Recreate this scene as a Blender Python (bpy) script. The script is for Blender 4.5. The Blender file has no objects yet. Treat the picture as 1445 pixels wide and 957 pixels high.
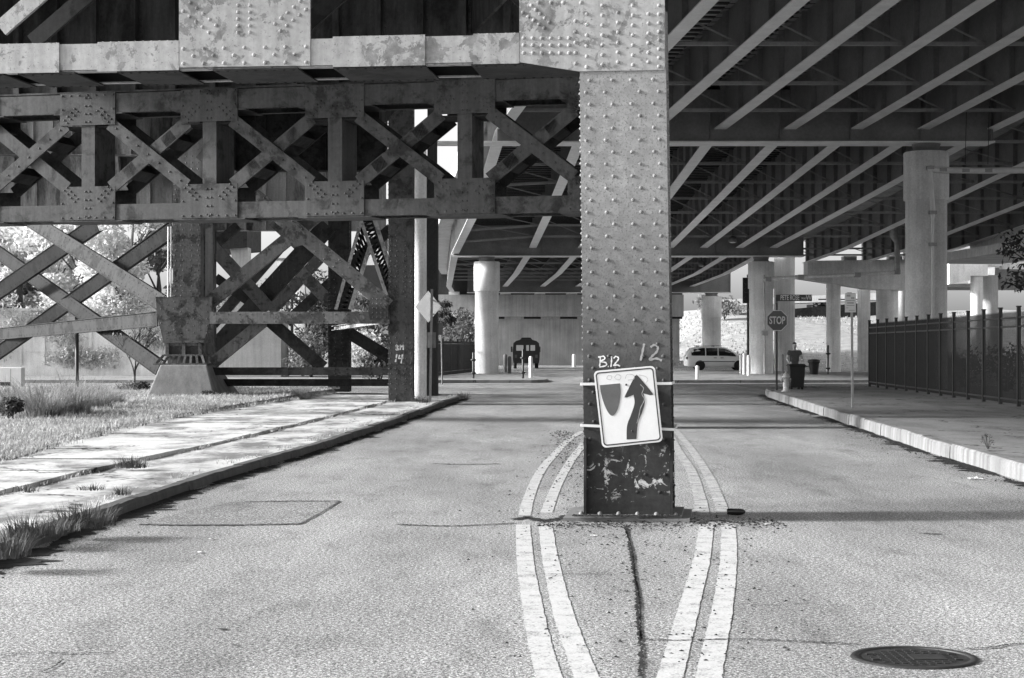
SKY, SUN, EXPO = 0.105, 2.7, 1.78   # sky strength, sun strength, exposure
import bpy, bmesh, math, random
from mathutils import Vector, Matrix
R = math.radians
DENOISE = True
random.seed(11)
scene = bpy.context.scene
col = scene.collection
F = 2500.0            # focal length, in pixels of the photograph
CX, HY, H = 722.5, 490.0, 1.70

def at(px, py, Y):    # the world point seen at a pixel, at distance Y
    return Vector(((px-CX)*Y/F, Y, H-(py-HY)*Y/F))
def gp(px, py, z=0.0):   # the ground point seen at a pixel
    Y = (H-z)*F/(py-HY)
    return Vector(((px-CX)*Y/F, Y, z))

# ------------------------------------------------------------------ materials
class NT:
    def __init__(s, name):
        s.m = bpy.data.materials.new(name); s.m.use_nodes = True
        s.t = s.m.node_tree; s.t.nodes.clear()
        s.out = s.n('ShaderNodeOutputMaterial')
        s.b = s.n('ShaderNodeBsdfPrincipled')
        s.l(s.b.outputs[0], s.out.inputs[0])
    def n(s, k, **kw):
        nd = s.t.nodes.new(k)
        for a, v in kw.items(): setattr(nd, a, v)
        return nd
    def l(s, a, b): s.t.links.new(a, b)
    def coord(s, kind='Object', scale=(1,1,1)):
        tc = s.n('ShaderNodeTexCoord'); mp = s.n('ShaderNodeMapping')
        if kind == 'World':
            g = s.n('ShaderNodeNewGeometry'); s.l(g.outputs['Position'], mp.inputs[0])
        else: s.l(tc.outputs[kind], mp.inputs[0])
        mp.inputs['Scale'].default_value = scale
        return mp.outputs[0]
    def noise(s, v, scale, detail=5, rough=.6, dist=0):
        nd = s.n('ShaderNodeTexNoise'); s.l(v, nd.inputs['Vector'])
        nd.inputs['Scale'].default_value = scale; nd.inputs['Detail'].default_value = detail
        nd.inputs['Roughness'].default_value = rough; nd.inputs['Distortion'].default_value = dist
        return nd.outputs['Fac']
    def ramp(s, f, lo, hi, a=0.0, b=1.0):
        nd = s.n('ShaderNodeMapRange'); s.l(f, nd.inputs[0])
        for i, v in zip((1,2,3,4), (lo, hi, a, b)): nd.inputs[i].default_value = v
        return nd.outputs[0]
    def math(s, op, a, b=None, clamp=False):
        nd = s.n('ShaderNodeMath', operation=op); nd.use_clamp = clamp
        for i, v in enumerate((a, b)):
            if v is None: continue
            if isinstance(v, (int, float)): nd.inputs[i].default_value = v
            else: s.l(v, nd.inputs[i])
        return nd.outputs[0]
    def mix(s, f, a, b):     # scalar mix
        nd = s.n('ShaderNodeMix'); nd.data_type = 'FLOAT'
        for i, v in ((0, f), (2, a), (3, b)):
            if isinstance(v, (int, float)): nd.inputs[i].default_value = v
            else: s.l(v, nd.inputs[i])
        return nd.outputs[0]
    def grey(s, f):
        nd = s.n('ShaderNodeCombineColor')
        for i in range(3): s.l(f, nd.inputs[i])
        s.l(nd.outputs[0], s.b.inputs['Base Color'])
    def bump(s, f, strength=.4, dist=.01):
        nd = s.n('ShaderNodeBump'); s.l(f, nd.inputs['Height'])
        nd.inputs['Strength'].default_value = strength; nd.inputs['Distance'].default_value = dist
        s.l(nd.outputs[0], s.b.inputs['Normal'])
    def fin(s, rough=.7, metal=0.0, spec=.4):
        s.b.inputs['Roughness'].default_value = rough; s.b.inputs['Metallic'].default_value = metal
        s.b.inputs['Specular IOR Level'].default_value = spec
        return s.m

def plain(name, v, rough=.6, metal=0, spec=.4, var=.18, scale=3.0, bump=.15):
    t = NT(name); c = t.coord('Object')
    n1 = t.noise(c, scale, 6, .65); n2 = t.noise(c, scale*14, 4, .6)
    f = t.math('MULTIPLY', t.ramp(n1, .3, .7, 1-var, 1+var), t.ramp(n2, .3, .7, 1-var*.6, 1+var*.6))
    t.grey(t.math('MULTIPLY', f, v)); t.bump(n2, bump, .004)
    return t.fin(rough, metal, spec)

def steel(name, paint, rust, amount=.5, scale=2.2, soft=.05, rough=.6, speck=.35, stretch=1.0, bump=.35, spec=.4):
    """old painted steel: paint with flaked patches, speckled pitting and faint drips"""
    t = NT(name); c = t.coord('Object', (1, 1, stretch)); c1 = t.coord('Object')
    n1 = t.noise(c, scale, 9, .68, .3)
    big = t.noise(c1, .55, 3, .5)
    thr = t.math('ADD', n1, t.ramp(big, .3, .7, -.08, .08))
    patch = t.ramp(thr, amount-soft, amount+soft)
    fine = t.noise(c1, 42, 5, .7)
    pit = t.ramp(fine, .60, .66)
    drip = t.noise(t.coord('Object', (9, 9, .5)), 1.0, 5, .6)
    p = t.math('MULTIPLY', t.ramp(drip, .3, .72, .78, 1.16), paint)
    p = t.math('MULTIPLY', p, t.ramp(t.noise(c1, 13, 5, .65), .3, .7, .86, 1.14))
    r = t.math('MULTIPLY', t.ramp(t.noise(c1, 9, 6, .7), .3, .7, .6, 1.4), rust)
    v = t.mix(patch, r, p)
    v = t.mix(t.math('MULTIPLY', pit, speck), v, rust*.8)
    t.grey(v)
    t.bump(t.math('ADD', t.math('MULTIPLY', patch, .6), fine), bump, .006)
    return t.fin(rough+.15, 0, spec*.35)

def concrete(name, v, streak=.25, scale=1.0, bump=.3):
    t = NT(name); c = t.coord('World')
    n1 = t.noise(c, .7*scale, 8, .65); n2 = t.noise(c, 16*scale, 6, .7)
    st = t.noise(t.coord('World', (5, 5, .22)), 1.0, 6, .65)
    f = t.math('MULTIPLY', t.ramp(n1, .3, .7, .80, 1.16), t.ramp(n2, .3, .7, .84, 1.14))
    f = t.math('MULTIPLY', f, t.ramp(st, .32, .62, 1-streak*1.6, 1+streak*.3))
    pit = t.ramp(t.noise(c, 60, 3, .6), .64, .70)
    f = t.mix(t.math('MULTIPLY', pit, .4), f, .4)
    t.grey(t.math('MULTIPLY', f, v)); t.bump(n2, bump, .006)
    return t.fin(.9, 0, .25)

def asphalt(name, v):
    t = NT(name); c = t.coord('World')
    a = t.noise(c, 95, 3, .75)                        # stone chips
    b = t.noise(c, 30, 4, .7)
    big = t.noise(t.coord('World', (.7, .16, 1)), .9, 6, .62)
    stain = t.noise(t.coord('World', (1, .35, 1)), 2.3, 7, .7)
    e = t.noise(c, 52, 2, .8)
    f = t.math('MULTIPLY', t.ramp(a, .38, .62, .15, 1.85), t.ramp(b, .36, .64, .45, 1.55))
    f = t.math('MULTIPLY', f, t.ramp(e, .38, .62, .30, 1.70))
    f = t.math('MULTIPLY', f, t.ramp(big, .34, .66, .70, 1.22))
    f = t.math('MULTIPLY', f, t.ramp(stain, .32, .48, .72, 1.05))
    dk = t.ramp(t.noise(c, 7.5, 2, .5), .71, .74)      # tar spots
    f = t.mix(t.math('MULTIPLY', dk, .55), f, .35)
    t.grey(t.math('MULTIPLY', f, v)); t.bump(a, .55, .008)
    return t.fin(.88, 0, .3)

def marking(name, v, road, wear):
    t = NT(name); c = t.coord('World')
    a = t.noise(c, 95, 3, .75)
    asp = t.math('MULTIPLY', t.ramp(a, .30, .70, .35, 1.6), road)
    w = t.math('ADD', t.math('MULTIPLY', t.noise(c, 5.5, 8, .75), .5), t.math('MULTIPLY', t.noise(c, 55, 4, .8), .5))
    m = t.ramp(w, wear-.03, wear+.03)
    pt = t.math('MULTIPLY', t.ramp(t.noise(c, 60, 4, .7), .3, .7, .82, 1.12), v)
    t.grey(t.mix(m, asp, pt)); t.bump(a, .4, .006)
    return t.fin(.8, 0, .3)

def dirt(name, lo, hi):
    t = NT(name); c = t.coord('World')
    n1 = t.noise(c, .9, 8, .65); n2 = t.noise(c, 22, 6, .75)
    f = t.math('ADD', t.math('MULTIPLY', n1, .6), t.math('MULTIPLY', n2, .4))
    t.grey(t.ramp(f, .36, .64, lo, hi)); t.bump(n2, .7, .03)
    return t.fin(.95, 0, .15)

def slab(name, v, dark):
    """worn pavement: concrete with dirt drifting over it and a few joints' worth of grime"""
    t = NT(name); c = t.coord('World')
    n2 = t.noise(c, 24, 6, .75); n1 = t.noise(t.coord('World', (1, .45, 1)), 1.1, 8, .68)
    f = t.math('MULTIPLY', t.ramp(n2, .3, .7, .78, 1.2), v)
    d = t.math('MULTIPLY', t.ramp(n2, .3, .7, .6, 1.4), dark)
    f = t.mix(t.ramp(n1, .40, .54), d, f)
    vo = t.n('ShaderNodeTexVoronoi', feature='DISTANCE_TO_EDGE'); va = t.n('ShaderNodeVectorMath', operation='ADD')
    nz = t.n('ShaderNodeTexNoise'); t.l(c, nz.inputs['Vector']); nz.inputs['Scale'].default_value = 2.2; nz.inputs['Detail'].default_value = 7
    t.l(c, va.inputs[0]); t.l(nz.outputs['Color'], va.inputs[1]); t.l(va.outputs[0], vo.inputs['Vector']); vo.inputs['Scale'].default_value = .55
    ck = t.math('ADD', t.ramp(vo.outputs['Distance'], .006, .018), t.ramp(t.noise(c, .5, 2, .5), .50, .46), True)
    t.grey(t.math('MULTIPLY', f, t.ramp(ck, 0, 1, .18, 1))); t.bump(n2, .5, .01)
    return t.fin(.92, 0, .2)

def leafmat(name, lo, hi, trans=.35):
    t = NT(name); c = t.coord('World')
    f = t.ramp(t.noise(c, 2.5, 4, .6), .3, .7, lo, hi)
    f = t.math('MULTIPLY', f, t.ramp(t.noise(c, 19, 2, .5), .3, .7, .7, 1.3))
    t.grey(f)
    tr = t.n('ShaderNodeBsdfTranslucent'); cc = t.n('ShaderNodeCombineColor')
    for i in range(3): t.l(f, cc.inputs[i])
    t.l(cc.outputs[0], tr.inputs[0])
    mx = t.n('ShaderNodeMixShader'); mx.inputs[0].default_value = trans
    t.l(t.b.outputs[0], mx.inputs[1]); t.l(tr.outputs[0], mx.inputs[2]); t.l(mx.outputs[0], t.out.inputs[0])
    return t.fin(.6, 0, .3)

def columnpaint(name):
    """aluminium paint above, a dark coat low down where it met road dirt, chips and scuffs between"""
    t = NT(name); c = t.coord('Object')
    sx = t.n('ShaderNodeSeparateXYZ'); t.l(c, sx.inputs[0])
    n1 = t.noise(c, 3.0, 9, .7, .4); fine = t.noise(c, 46, 5, .7); mid = t.noise(c, 11, 7, .7)
    zz = t.math('ADD', sx.outputs[2], t.math('MULTIPLY', t.math('SUBTRACT', n1, .5), .9))
    up = t.ramp(zz, 1.20, 3.3)
    light = t.math('MULTIPLY', t.ramp(mid, .3, .7, .72, 1.22), .315)
    light = t.mix(t.math('MULTIPLY', t.ramp(n1, .50, .53), .45), light, .22)
    light = t.mix(t.math('MULTIPLY', t.ramp(fine, .54, .64), .9), light, .08)
    low = t.math('MULTIPLY', t.ramp(mid, .3, .7, .65, 1.5), .036)
    scuffband = t.math('MULTIPLY', t.ramp(zz, .15, .30), t.ramp(zz, .80, .62))
    chips = t.math('MULTIPLY', t.ramp(t.noise(c, 7.5, 8, .72, .8), .56, .59), scuffband)
    low = t.mix(chips, low, .55)
    t.grey(t.mix(up, low, light))
    t.bump(t.math('ADD', t.math('MULTIPLY', n1, .6), t.math('ADD', fine, mid)), .42, .006)
    return t.fin(.6, 0, .2)

M = dict(
    column=columnpaint('painted_column_steel'),
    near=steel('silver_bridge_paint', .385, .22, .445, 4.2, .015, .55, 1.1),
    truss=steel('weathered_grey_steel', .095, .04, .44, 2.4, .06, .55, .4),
    dark=steel('shaded_weathered_steel', .042, .022, .48, 2.4, .05, .6, .4),  # darker truss steel: shade on rear and underside members put into the colour
    plate=steel('rusty_plate_steel', .30, .085, .49, 1.1, .07, .7, .5, .25),
    dplate=steel('shaded_plate_steel', .09, .035, .50, 1.2, .08, .7, .5, .3),  # dplate: plate steel with the shade under the deck put into its colour
    brace=steel('dark_brace_steel', .04, .02, .46, 1.9, .03, .6, .45),  # very dark steel for the left braces
    blackbrace=steel('black_brace_steel', .018, .010, .48, 2.4, .05, .6, .4),  # blacker steel for the braces farther back
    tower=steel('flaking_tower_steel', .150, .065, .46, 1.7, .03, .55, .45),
    flange=plain('bounce_lit_girder_paint', .85, .35, 0, .5, .12, 1.6, .05),  # girder steel lightened: bounce light on the bottom flanges put into the colour
    web=plain('highway_girder_web', .20, .6, 0, .4, .2, .8, .05),  # webs of the same girders, shade above the flanges put into the colour
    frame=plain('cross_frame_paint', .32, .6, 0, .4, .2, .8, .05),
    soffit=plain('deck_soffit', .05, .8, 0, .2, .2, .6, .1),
    conc=concrete('column_concrete', .86, .10), conc2=concrete('wall_concrete', .46, .15), pedestal=concrete('pedestal_concrete', .20, .2, 1.6),
    kerb=concrete('kerb_concrete', .27, .30, 2.0), kerbd=concrete('shaded_kerb_concrete', .10, .2, 2.0),  # kerbd: shade on the left kerb's road face put into the colour
    white=plain('white_paint', .78, .5, 0, .4, .07, 5, .05), pipe=concrete('white_pipe_paint', .90, .1),
    asphalt=asphalt('asphalt', .26), patch=asphalt('patch_asphalt', .205), mark=marking('road_paint', .47, .21, .455), mark2=marking('worn_road_paint', .47, .21, .495),
    crack=plain('crack_dirt', .03, .95, 0, .1, .5, 9, .5), seam=plain('tar_seam', .085, .8, 0, .2, .4, 9, .4),
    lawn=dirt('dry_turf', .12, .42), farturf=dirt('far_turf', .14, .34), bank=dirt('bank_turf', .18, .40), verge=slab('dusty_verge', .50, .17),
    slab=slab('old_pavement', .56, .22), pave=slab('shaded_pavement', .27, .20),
    grass=leafmat('dry_grass', .22, .58), tuft=leafmat('tuft_grass', .025, .10, .2), reed=leafmat('tall_grass', .12, .42),
    leaf=leafmat('leaf', .10, .26), leafd=leafmat('dark_leaf', .03, .10), pale=leafmat('pale_leaf', .45, .8, .5),
    bark=plain('bark', .10, .95, 0, .1, .4, 8, .8),
    black=plain('black_metal', .025, .45, 0, .5, .3, 4, .1), blackp=plain('black_plastic', .022, .55, 0, .4, .3, 4, .1),
    galv=plain('galvanised_steel', .36, .45, .3, .5, .2, 5, .1), dgrey=plain('dull_grey_metal', .16, .6, 0, .4, .25, 5, .1),
    signw=plain('sign_white', .70, .4, 0, .5, .05, 6, .03), signk=plain('sign_black', .035, .45, 0, .5, .2, 6, .03),
    signr=plain('sign_face_dark', .10, .4, 0, .5, .15, 6, .03), signg=plain('street_sign_face', .06, .4, 0, .5, .15, 6, .03),
    signback=plain('sign_back_aluminium', .11, .45, .4, .5, .12, 6, .05), chalk=plain('chalk_paint', .75, .8, 0, .2, .25, 9, .1),
    iron=plain('cast_iron', .032, .5, .3, .5, .35, 12, .5), glass=plain('dark_glass', .012, .08, 0, .8, .05, 3, 0),
    van=plain('van_paint', .85, .25, .1, .6, .04, 2, 0), rubber=plain('tyre_rubber', .02, .8, 0, .3, .2, 8, .2), trim=plain('grey_trim', .10, .5, 0, .4, .1, 5, .05),
    coach=plain('dark_coach_paint', .02, .35, 0, .5, .2, 3, .05), lampw=plain('lens_pale', .55, .2, 0, .6, .05, 3, 0),
    skin=plain('skin', .6, .55, 0, .4, .08, 8, .05), shirt=plain('grey_cotton', .13, .9, 0, .2, .15, 12, .3), trouser=plain('dark_cotton', .04, .9, 0, .2, .15, 12, .3),
    hair=plain('dark_hair', .03, .7, 0, .3, .3, 20, .4), bin=plain('black_bin_plastic', .02, .5, 0, .5, .2, 4, .1), hyd=plain('hydrant_paint', .55, .5, 0, .4, .25, 14, .2),
    litter=plain('litter_paper', .75, .8, 0, .2, .1, 9, .3), can=plain('black_can', .03, .18, .6, .7, .2, 6, 0), canl=plain('bright_tin', .7, .2, .9, .6, .1, 6, 0), debris=plain('road_debris', .035, .95, 0, .1, .5, 40, .5),
)

# ------------------------------------------------------------------ mesh building
class MB:
    def __init__(s): s.v = []; s.f = []; s.sm = []
    def add(s, vs, fs, smooth=False):
        o = len(s.v); s.v += [tuple(v) for v in vs]
        for f in fs: s.f.append(tuple(i+o for i in f)); s.sm.append(smooth)
    def box(s, x0, x1, y0, y1, z0, z1):
        vs = [(x,y,z) for x in (x0,x1) for y in (y0,y1) for z in (z0,z1)]
        s.add(vs, [(0,1,3,2),(4,6,7,5),(0,4,5,1),(2,3,7,6),(0,2,6,4),(1,5,7,3)])
    def bar(s, p0, p1, w, d, side=(0,1,0)):
        """rectangular bar; d is its size along SIDE, w across"""
        p0, p1 = Vector(p0), Vector(p1); ax = (p1-p0).normalized()
        sd = Vector(side); sd = (sd-ax*sd.dot(ax)).normalized(); up = ax.cross(sd)
        vs = []
        for p in (p0, p1):
            for a, b in ((-1,-1),(1,-1),(1,1),(-1,1)): vs.append(p+up*(a*w/2)+sd*(b*d/2))
        s.add(vs, [(3,2,1,0),(4,5,6,7),(0,1,5,4),(1,2,6,5),(2,3,7,6),(3,0,4,7)])
    def prism(s, poly, a, b, fn):
        """poly of 2D points between depths a and b; fn(u, v, d) -> xyz"""
        n = len(poly); vs = [fn(u, v, a) for u, v in poly]+[fn(u, v, b) for u, v in poly]
        fs = [tuple(range(n)), tuple(range(2*n-1, n-1, -1))]+[(i, i+n, (i+1)%n+n, (i+1)%n) for i in range(n)]
        s.add(vs, fs)
    def tube(s, pts, r, seg=10, cap=True):
        pts = [Vector(p) for p in pts]; n = len(pts); rs = r if isinstance(r, (list, tuple)) else [r]*n
        base = None; rings = []
        for i, p in enumerate(pts):
            ax = (pts[min(i+1, n-1)]-pts[max(i-1, 0)]).normalized()
            if base is None: base = ax.orthogonal().normalized()
            base = (base-ax*base.dot(ax)).normalized(); o = ax.cross(base)
            rings.append([p+(base*math.cos(t)+o*math.sin(t))*rs[i] for t in [2*math.pi*k/seg for k in range(seg)]])
        vs = [v for rg in rings for v in rg]; fs = []
        for i in range(n-1):
            for k in range(seg): fs.append((i*seg+k, i*seg+(k+1)%seg, (i+1)*seg+(k+1)%seg, (i+1)*seg+k))
        s.add(vs, fs, True)
        if cap: s.add(rings[0], [tuple(range(seg-1, -1, -1))]); s.add(rings[-1], [tuple(range(seg))])
    def lathe(s, prof, c=(0,0,0), seg=24, ax='z'):
        vs = []; fs = []; n = len(prof)
        for r, z in prof:
            for k in range(seg):
                t = 2*math.pi*k/seg; a, b = r*math.cos(t), r*math.sin(t)
                p = (a, b, z) if ax == 'z' else (z, a, b) if ax == 'x' else (b, z, a)
                vs.append((c[0]+p[0], c[1]+p[1], c[2]+p[2]))
        for i in range(n-1):
            for k in range(seg): fs.append((i*seg+k, i*seg+(k+1)%seg, (i+1)*seg+(k+1)%seg, (i+1)*seg+k))
        s.add(vs, fs, seg > 8)
        for i, rv in ((0, True), (n-1, False)):
            if prof[i][0] > 1e-5:
                q = [vs[i*seg+k] for k in range(seg)]; s.add(q, [tuple(range(seg))[::-1] if rv else tuple(range(seg))])
    def rivet(s, p, n, r=.02, h=None, seg=8):
        h = h or r*.66; p = Vector(p); n = Vector(n).normalized(); a = n.orthogonal().normalized(); b = n.cross(a)
        vs = []
        for rr, hh in ((1, 0), (.82, .6), (.42, .93)):
            for k in range(seg):
                t = 2*math.pi*k/seg; vs.append(p+(a*math.cos(t)+b*math.sin(t))*r*rr+n*h*hh)
        vs.append(p+n*h); fs = []
        for i in range(2):
            for k in range(seg): fs.append((i*seg+k, i*seg+(k+1)%seg, (i+1)*seg+(k+1)%seg, (i+1)*seg+k))
        for k in range(seg): fs.append((2*seg+k, 2*seg+(k+1)%seg, 3*seg))
        s.add(vs, fs, True)
    def sheet(s, poly, z): s.add([(x, y, z) for x, y in poly], [tuple(range(len(poly)))])
    def ribbon(s, pts, w, z, jag=0, rnd=random, sub=1):
        q = []
        for i in range(len(pts)-1):
            for k in range(sub):
                t = k/sub; q.append((pts[i][0]*(1-t)+pts[i+1][0]*t, pts[i][1]*(1-t)+pts[i+1][1]*t))
        q.append((pts[-1][0], pts[-1][1])); n = len(q); vs = []
        for i, (x, y) in enumerate(q):
            a, b = q[max(i-1,0)], q[min(i+1,n-1)]; dx, dy = b[0]-a[0], b[1]-a[1]; L = math.hypot(dx, dy) or 1
            nx, ny = -dy/L, dx/L; ww = (w(i/(n-1)) if callable(w) else w)/2
            j1, j2, jo = (rnd.uniform(-jag, jag) for _ in range(3))
            vs.append((x+nx*(ww*(1+j1)+jo*ww*.8), y+ny*(ww*(1+j1)+jo*ww*.8), z)); vs.append((x-nx*(ww*(1+j2)-jo*ww*.8), y-ny*(ww*(1+j2)-jo*ww*.8), z))
        s.add(vs, [(2*i, 2*i+1, 2*i+3, 2*i+2) for i in range(n-1)])
    def build(s, name, mat, parent=None, recalc=True, bevel=0, loc=None):
        me = bpy.data.meshes.new(name); me.from_pydata(s.v, [], s.f)
        me.polygons.foreach_set('use_smooth', s.sm); me.update()
        if recalc:
            bm = bmesh.new(); bm.from_mesh(me); bmesh.ops.recalc_face_normals(bm, faces=bm.faces); bm.to_mesh(me); bm.free()
        me.materials.append(mat if not isinstance(mat, str) else M[mat])
        o = bpy.data.objects.new(name, me); col.objects.link(o)
        if parent: o.parent = parent
        if loc: o.location = loc
        if bevel:
            b = o.modifiers.new('bevel', 'BEVEL'); b.width = bevel; b.segments = 2; b.limit_method = 'ANGLE'; b.angle_limit = R(40)
        return o
def tag(o, label=None, cat=None, group=None, kind=None):
    for k, v in (('label', label), ('category', cat), ('group', group), ('kind', kind)):
        if v: o[k] = v
    return o
def thing(name, label, cat, loc=(0,0,0), rz=0, group=None):
    o = bpy.data.objects.new(name, None); col.objects.link(o); o.location = loc; o.rotation_euler = (0, 0, rz)
    return tag(o, label, cat, group)
def copy_tree(o, parent=None):
    c = o.copy(); col.objects.link(c)
    if parent: c.parent = parent
    for ch in o.children: copy_tree(ch, c)
    return c
def text(body, size, loc, rz, mat, parent, name='lettering', ext=.002, off=0.0, sx=1.0, space=1.0):
    cu = bpy.data.curves.new(name, 'FONT'); cu.body = body; cu.size = size; cu.extrude = ext; cu.offset = off
    cu.align_x = 'CENTER'; cu.align_y = 'CENTER'; cu.space_character = space
    cu.materials.append(M[mat])
    tmp = bpy.data.objects.new('tmp', cu); col.objects.link(tmp)
    me = bpy.data.meshes.new_from_object(tmp.evaluated_get(bpy.context.evaluated_depsgraph_get())); bpy.data.objects.remove(tmp)
    o = bpy.data.objects.new(name, me); col.objects.link(o); o.parent = parent
    o.location = loc; o.rotation_euler = (R(90), 0, rz); o.scale = (sx, 1, 1)
    return o
# ------------------------------------------------------------------ camera, sky, sun
cam = bpy.data.cameras.new('camera'); co = bpy.data.objects.new('camera', cam); col.objects.link(co)
co.location = (0, 0, H); co.rotation_euler = (R(90), 0, 0)
cam.sensor_width = 36; cam.lens = 36*F/1445; cam.shift_y = 11.5/1445; cam.clip_end = 5000; cam.clip_start = .1
scene.camera = co
SUN_EL, SUN_AZ = 22, -91          # azimuth from +Y (the view) towards +X; a low sun, square to the left
w = bpy.data.worlds.new('World'); scene.world = w; w.use_nodes = True
nt = w.node_tree; nt.nodes.clear()
sky = nt.nodes.new('ShaderNodeTexSky'); sky.sky_type = 'NISHITA'; sky.sun_disc = False
sky.sun_elevation = R(SUN_EL); sky.sun_rotation = R(SUN_AZ); sky.dust_density = 3.0; sky.air_density = 1.0
bw = nt.nodes.new('ShaderNodeRGBToBW'); bg = nt.nodes.new('ShaderNodeBackground'); wo = nt.nodes.new('ShaderNodeOutputWorld')
bg.inputs[1].default_value = SKY
nt.links.new(sky.outputs[0], bw.inputs[0]); nt.links.new(bw.outputs[0], bg.inputs[0]); nt.links.new(bg.outputs[0], wo.inputs[0])
sl = bpy.data.lights.new('sun', 'SUN'); sl.energy = SUN; sl.angle = R(8.0); sl.color = (1, 1, 1)
so = bpy.data.objects.new('sun', sl); col.objects.link(so)
sd = Vector((math.cos(R(SUN_EL))*math.sin(R(SUN_AZ)), math.cos(R(SUN_EL))*math.cos(R(SUN_AZ)), math.sin(R(SUN_EL))))
so.rotation_euler = sd.to_track_quat('Z', 'Y').to_euler(); so.location = sd*100
vs = scene.view_settings; scene.display_settings.display_device = 'sRGB'
vs.view_transform = 'Standard'; vs.look = 'None'; vs.gamma = 1; vs.use_curve_mapping = False; vs.exposure = EXPO
cy = scene.cycles; cy.use_denoising = DENOISE; cy.max_bounces = 6; cy.diffuse_bounces = 4; cy.glossy_bounces = 2; cy.transmission_bounces = 3
cy.caustics_reflective = False; cy.caustics_refractive = False; cy.sample_clamp_indirect = 6

# ------------------------------------------------------------------ ground, road, pavements
def struct(mb, name, mat, **k): return tag(mb.build(name, mat, **k), kind='structure')
g = MB(); g.sheet([(-1500,-300),(1500,-300),(1500,3000),(-1500,3000)], -.03); struct(g, 'ground', 'farturf')
g = MB()
nx, ny = 30, 60
g.sheet([(-70,-20),(70,-20),(70,190),(-70,190)], 0); road = struct(g, 'road', 'asphalt')

KL = [(-4.35,3),(-4.2,9),(-4.1,13),(-3.95,18.3),(-3.75,22.4),(-3.25,28.3),(-2.6,38.6),(-2.05,50),(-1.62,58.2),(-1.75,59.6),(-2.4,60.6),(-4.5,61.2),(-30,62.5),(-60,64)]
KR = [(6.15,3),(6.25,12),(6.45,22.1),(6.75,29),(7.2,35.6),(7.7,44),(8.3,54),(8.68,60),(9.0,63),(9.7,65),(11,66.3),(14,67),(70,69.5)]
def resample(pts, step):
    out = [Vector((*pts[0], 0))]; carry = 0
    for a, b in zip(pts, pts[1:]):
        a, b = Vector((*a, 0)), Vector((*b, 0)); L = (b-a).length; d = step-carry
        while d <= L: out.append(a+(b-a)*(d/L)); d += step
        carry = L-(d-step)
    return out
def inset(pts, d):
    out = []
    for i, p in enumerate(pts):
        a, b = pts[max(i-1,0)], pts[min(i+1,len(pts)-1)]; t = Vector((b[0]-a[0], b[1]-a[1])).normalized()
        out.append((p[0]-t.y*d, p[1]+t.x*d))
    return out
def kerb(name, pts, side, h, wd, seglen, mat, seed, tilt=0):
    rnd = random.Random(seed); mb = MB(); q = [(p.x, p.y) for p in resample(pts, seglen/4)]; qi = inset(q, wd*side)
    n = len(q)
    for i in range(0, n-4, 4):
        idx = list(range(i, i+5)); hz = h+rnd.uniform(-.012,.012); off = rnd.uniform(-.012,.012)
        vs = []
        for j in idx:
            f = Vector((*q[j],0)); b = Vector((*qi[j],0)); t = (b-f).normalized()
            if j == i: e = .006
            elif j == i+4: e = -.006
            else: e = 0
            tg = (Vector((*q[min(j+1,n-1)],0))-Vector((*q[max(j-1,0)],0))).normalized()*e
            wob = rnd.uniform(-.006, .006)
            f = f+tg+t*off; b = b+tg
            for p, z in ((f-t*tilt*.0, -.05),(f+t*.01, hz-.03+wob),(f+t*.035, hz+wob),(b, hz+wob*.5),(b, -.05)): vs.append((p.x, p.y, z))
        fs = []
        for k in range(4):
            for m in range(4): fs.append((k*5+m, k*5+m+1, k*5+5+m+1, k*5+5+m))
        fs += [(0,1,2,3,4), (20,21,22,23,24)]
        mb.add(vs, fs)
    return struct(mb, name, mat)
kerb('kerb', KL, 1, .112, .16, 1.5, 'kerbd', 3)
kerb('kerb', KR, -1, .225, .18, 2.4, 'kerb', 4)

def grid_slab(name, left, right, z0, z1, mat, nu=10, amp=.012, seed=1, skirt=True, wobble=0):
    """a slab between two polylines of equal length, gently uneven"""
    rnd = random.Random(seed); mb = MB(); vs = []; n = len(left)
    for a, b in zip(left, right):
        for k in range(nu+1):
            t = k/nu; e = 0 if 0 < k < nu else 0
            wx = rnd.uniform(-wobble, wobble) if k == nu else 0
            vs.append((a[0]*(1-t)+b[0]*t+wx, a[1]*(1-t)+b[1]*t, z0*(1-t)+z1*t+rnd.uniform(-amp, amp)))
    fs = [(i*(nu+1)+k, i*(nu+1)+k+1, (i+1)*(nu+1)+k+1, (i+1)*(nu+1)+k) for i in range(n-1) for k in range(nu)]
    mb.add(vs, fs)
    if skirt:
        o = len(vs)
        for k in (0, nu):
            e = [vs[i*(nu+1)+k] for i in range(n)]; e2 = [(x, y, -.1) for x, y, z in e]
            mb.add(e+e2, [(i, i+1, n+i+1, n+i) for i in range(n-1)])
    return struct(mb, name, mat)
base = [(p.x, p.y) for p in resample(KL[:9], .6)]
k1 = inset(base, .165); k2 = inset(base, 1.62); k3 = inset(base, 1.66)
def lawnedge(p):           # where the grass begins, left of the pavement
    return (-6.7-.045*max(0, min(p[1], 34)-18)+.12*max(0, p[1]-38)*.55, p[1])
k4 = [lawnedge(p) for p in base]
grid_slab('verge', k1, k2, .098, .10, 'verge', 5, .010, 5)
def joint_cells(le, ri, n_long): pass
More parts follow.
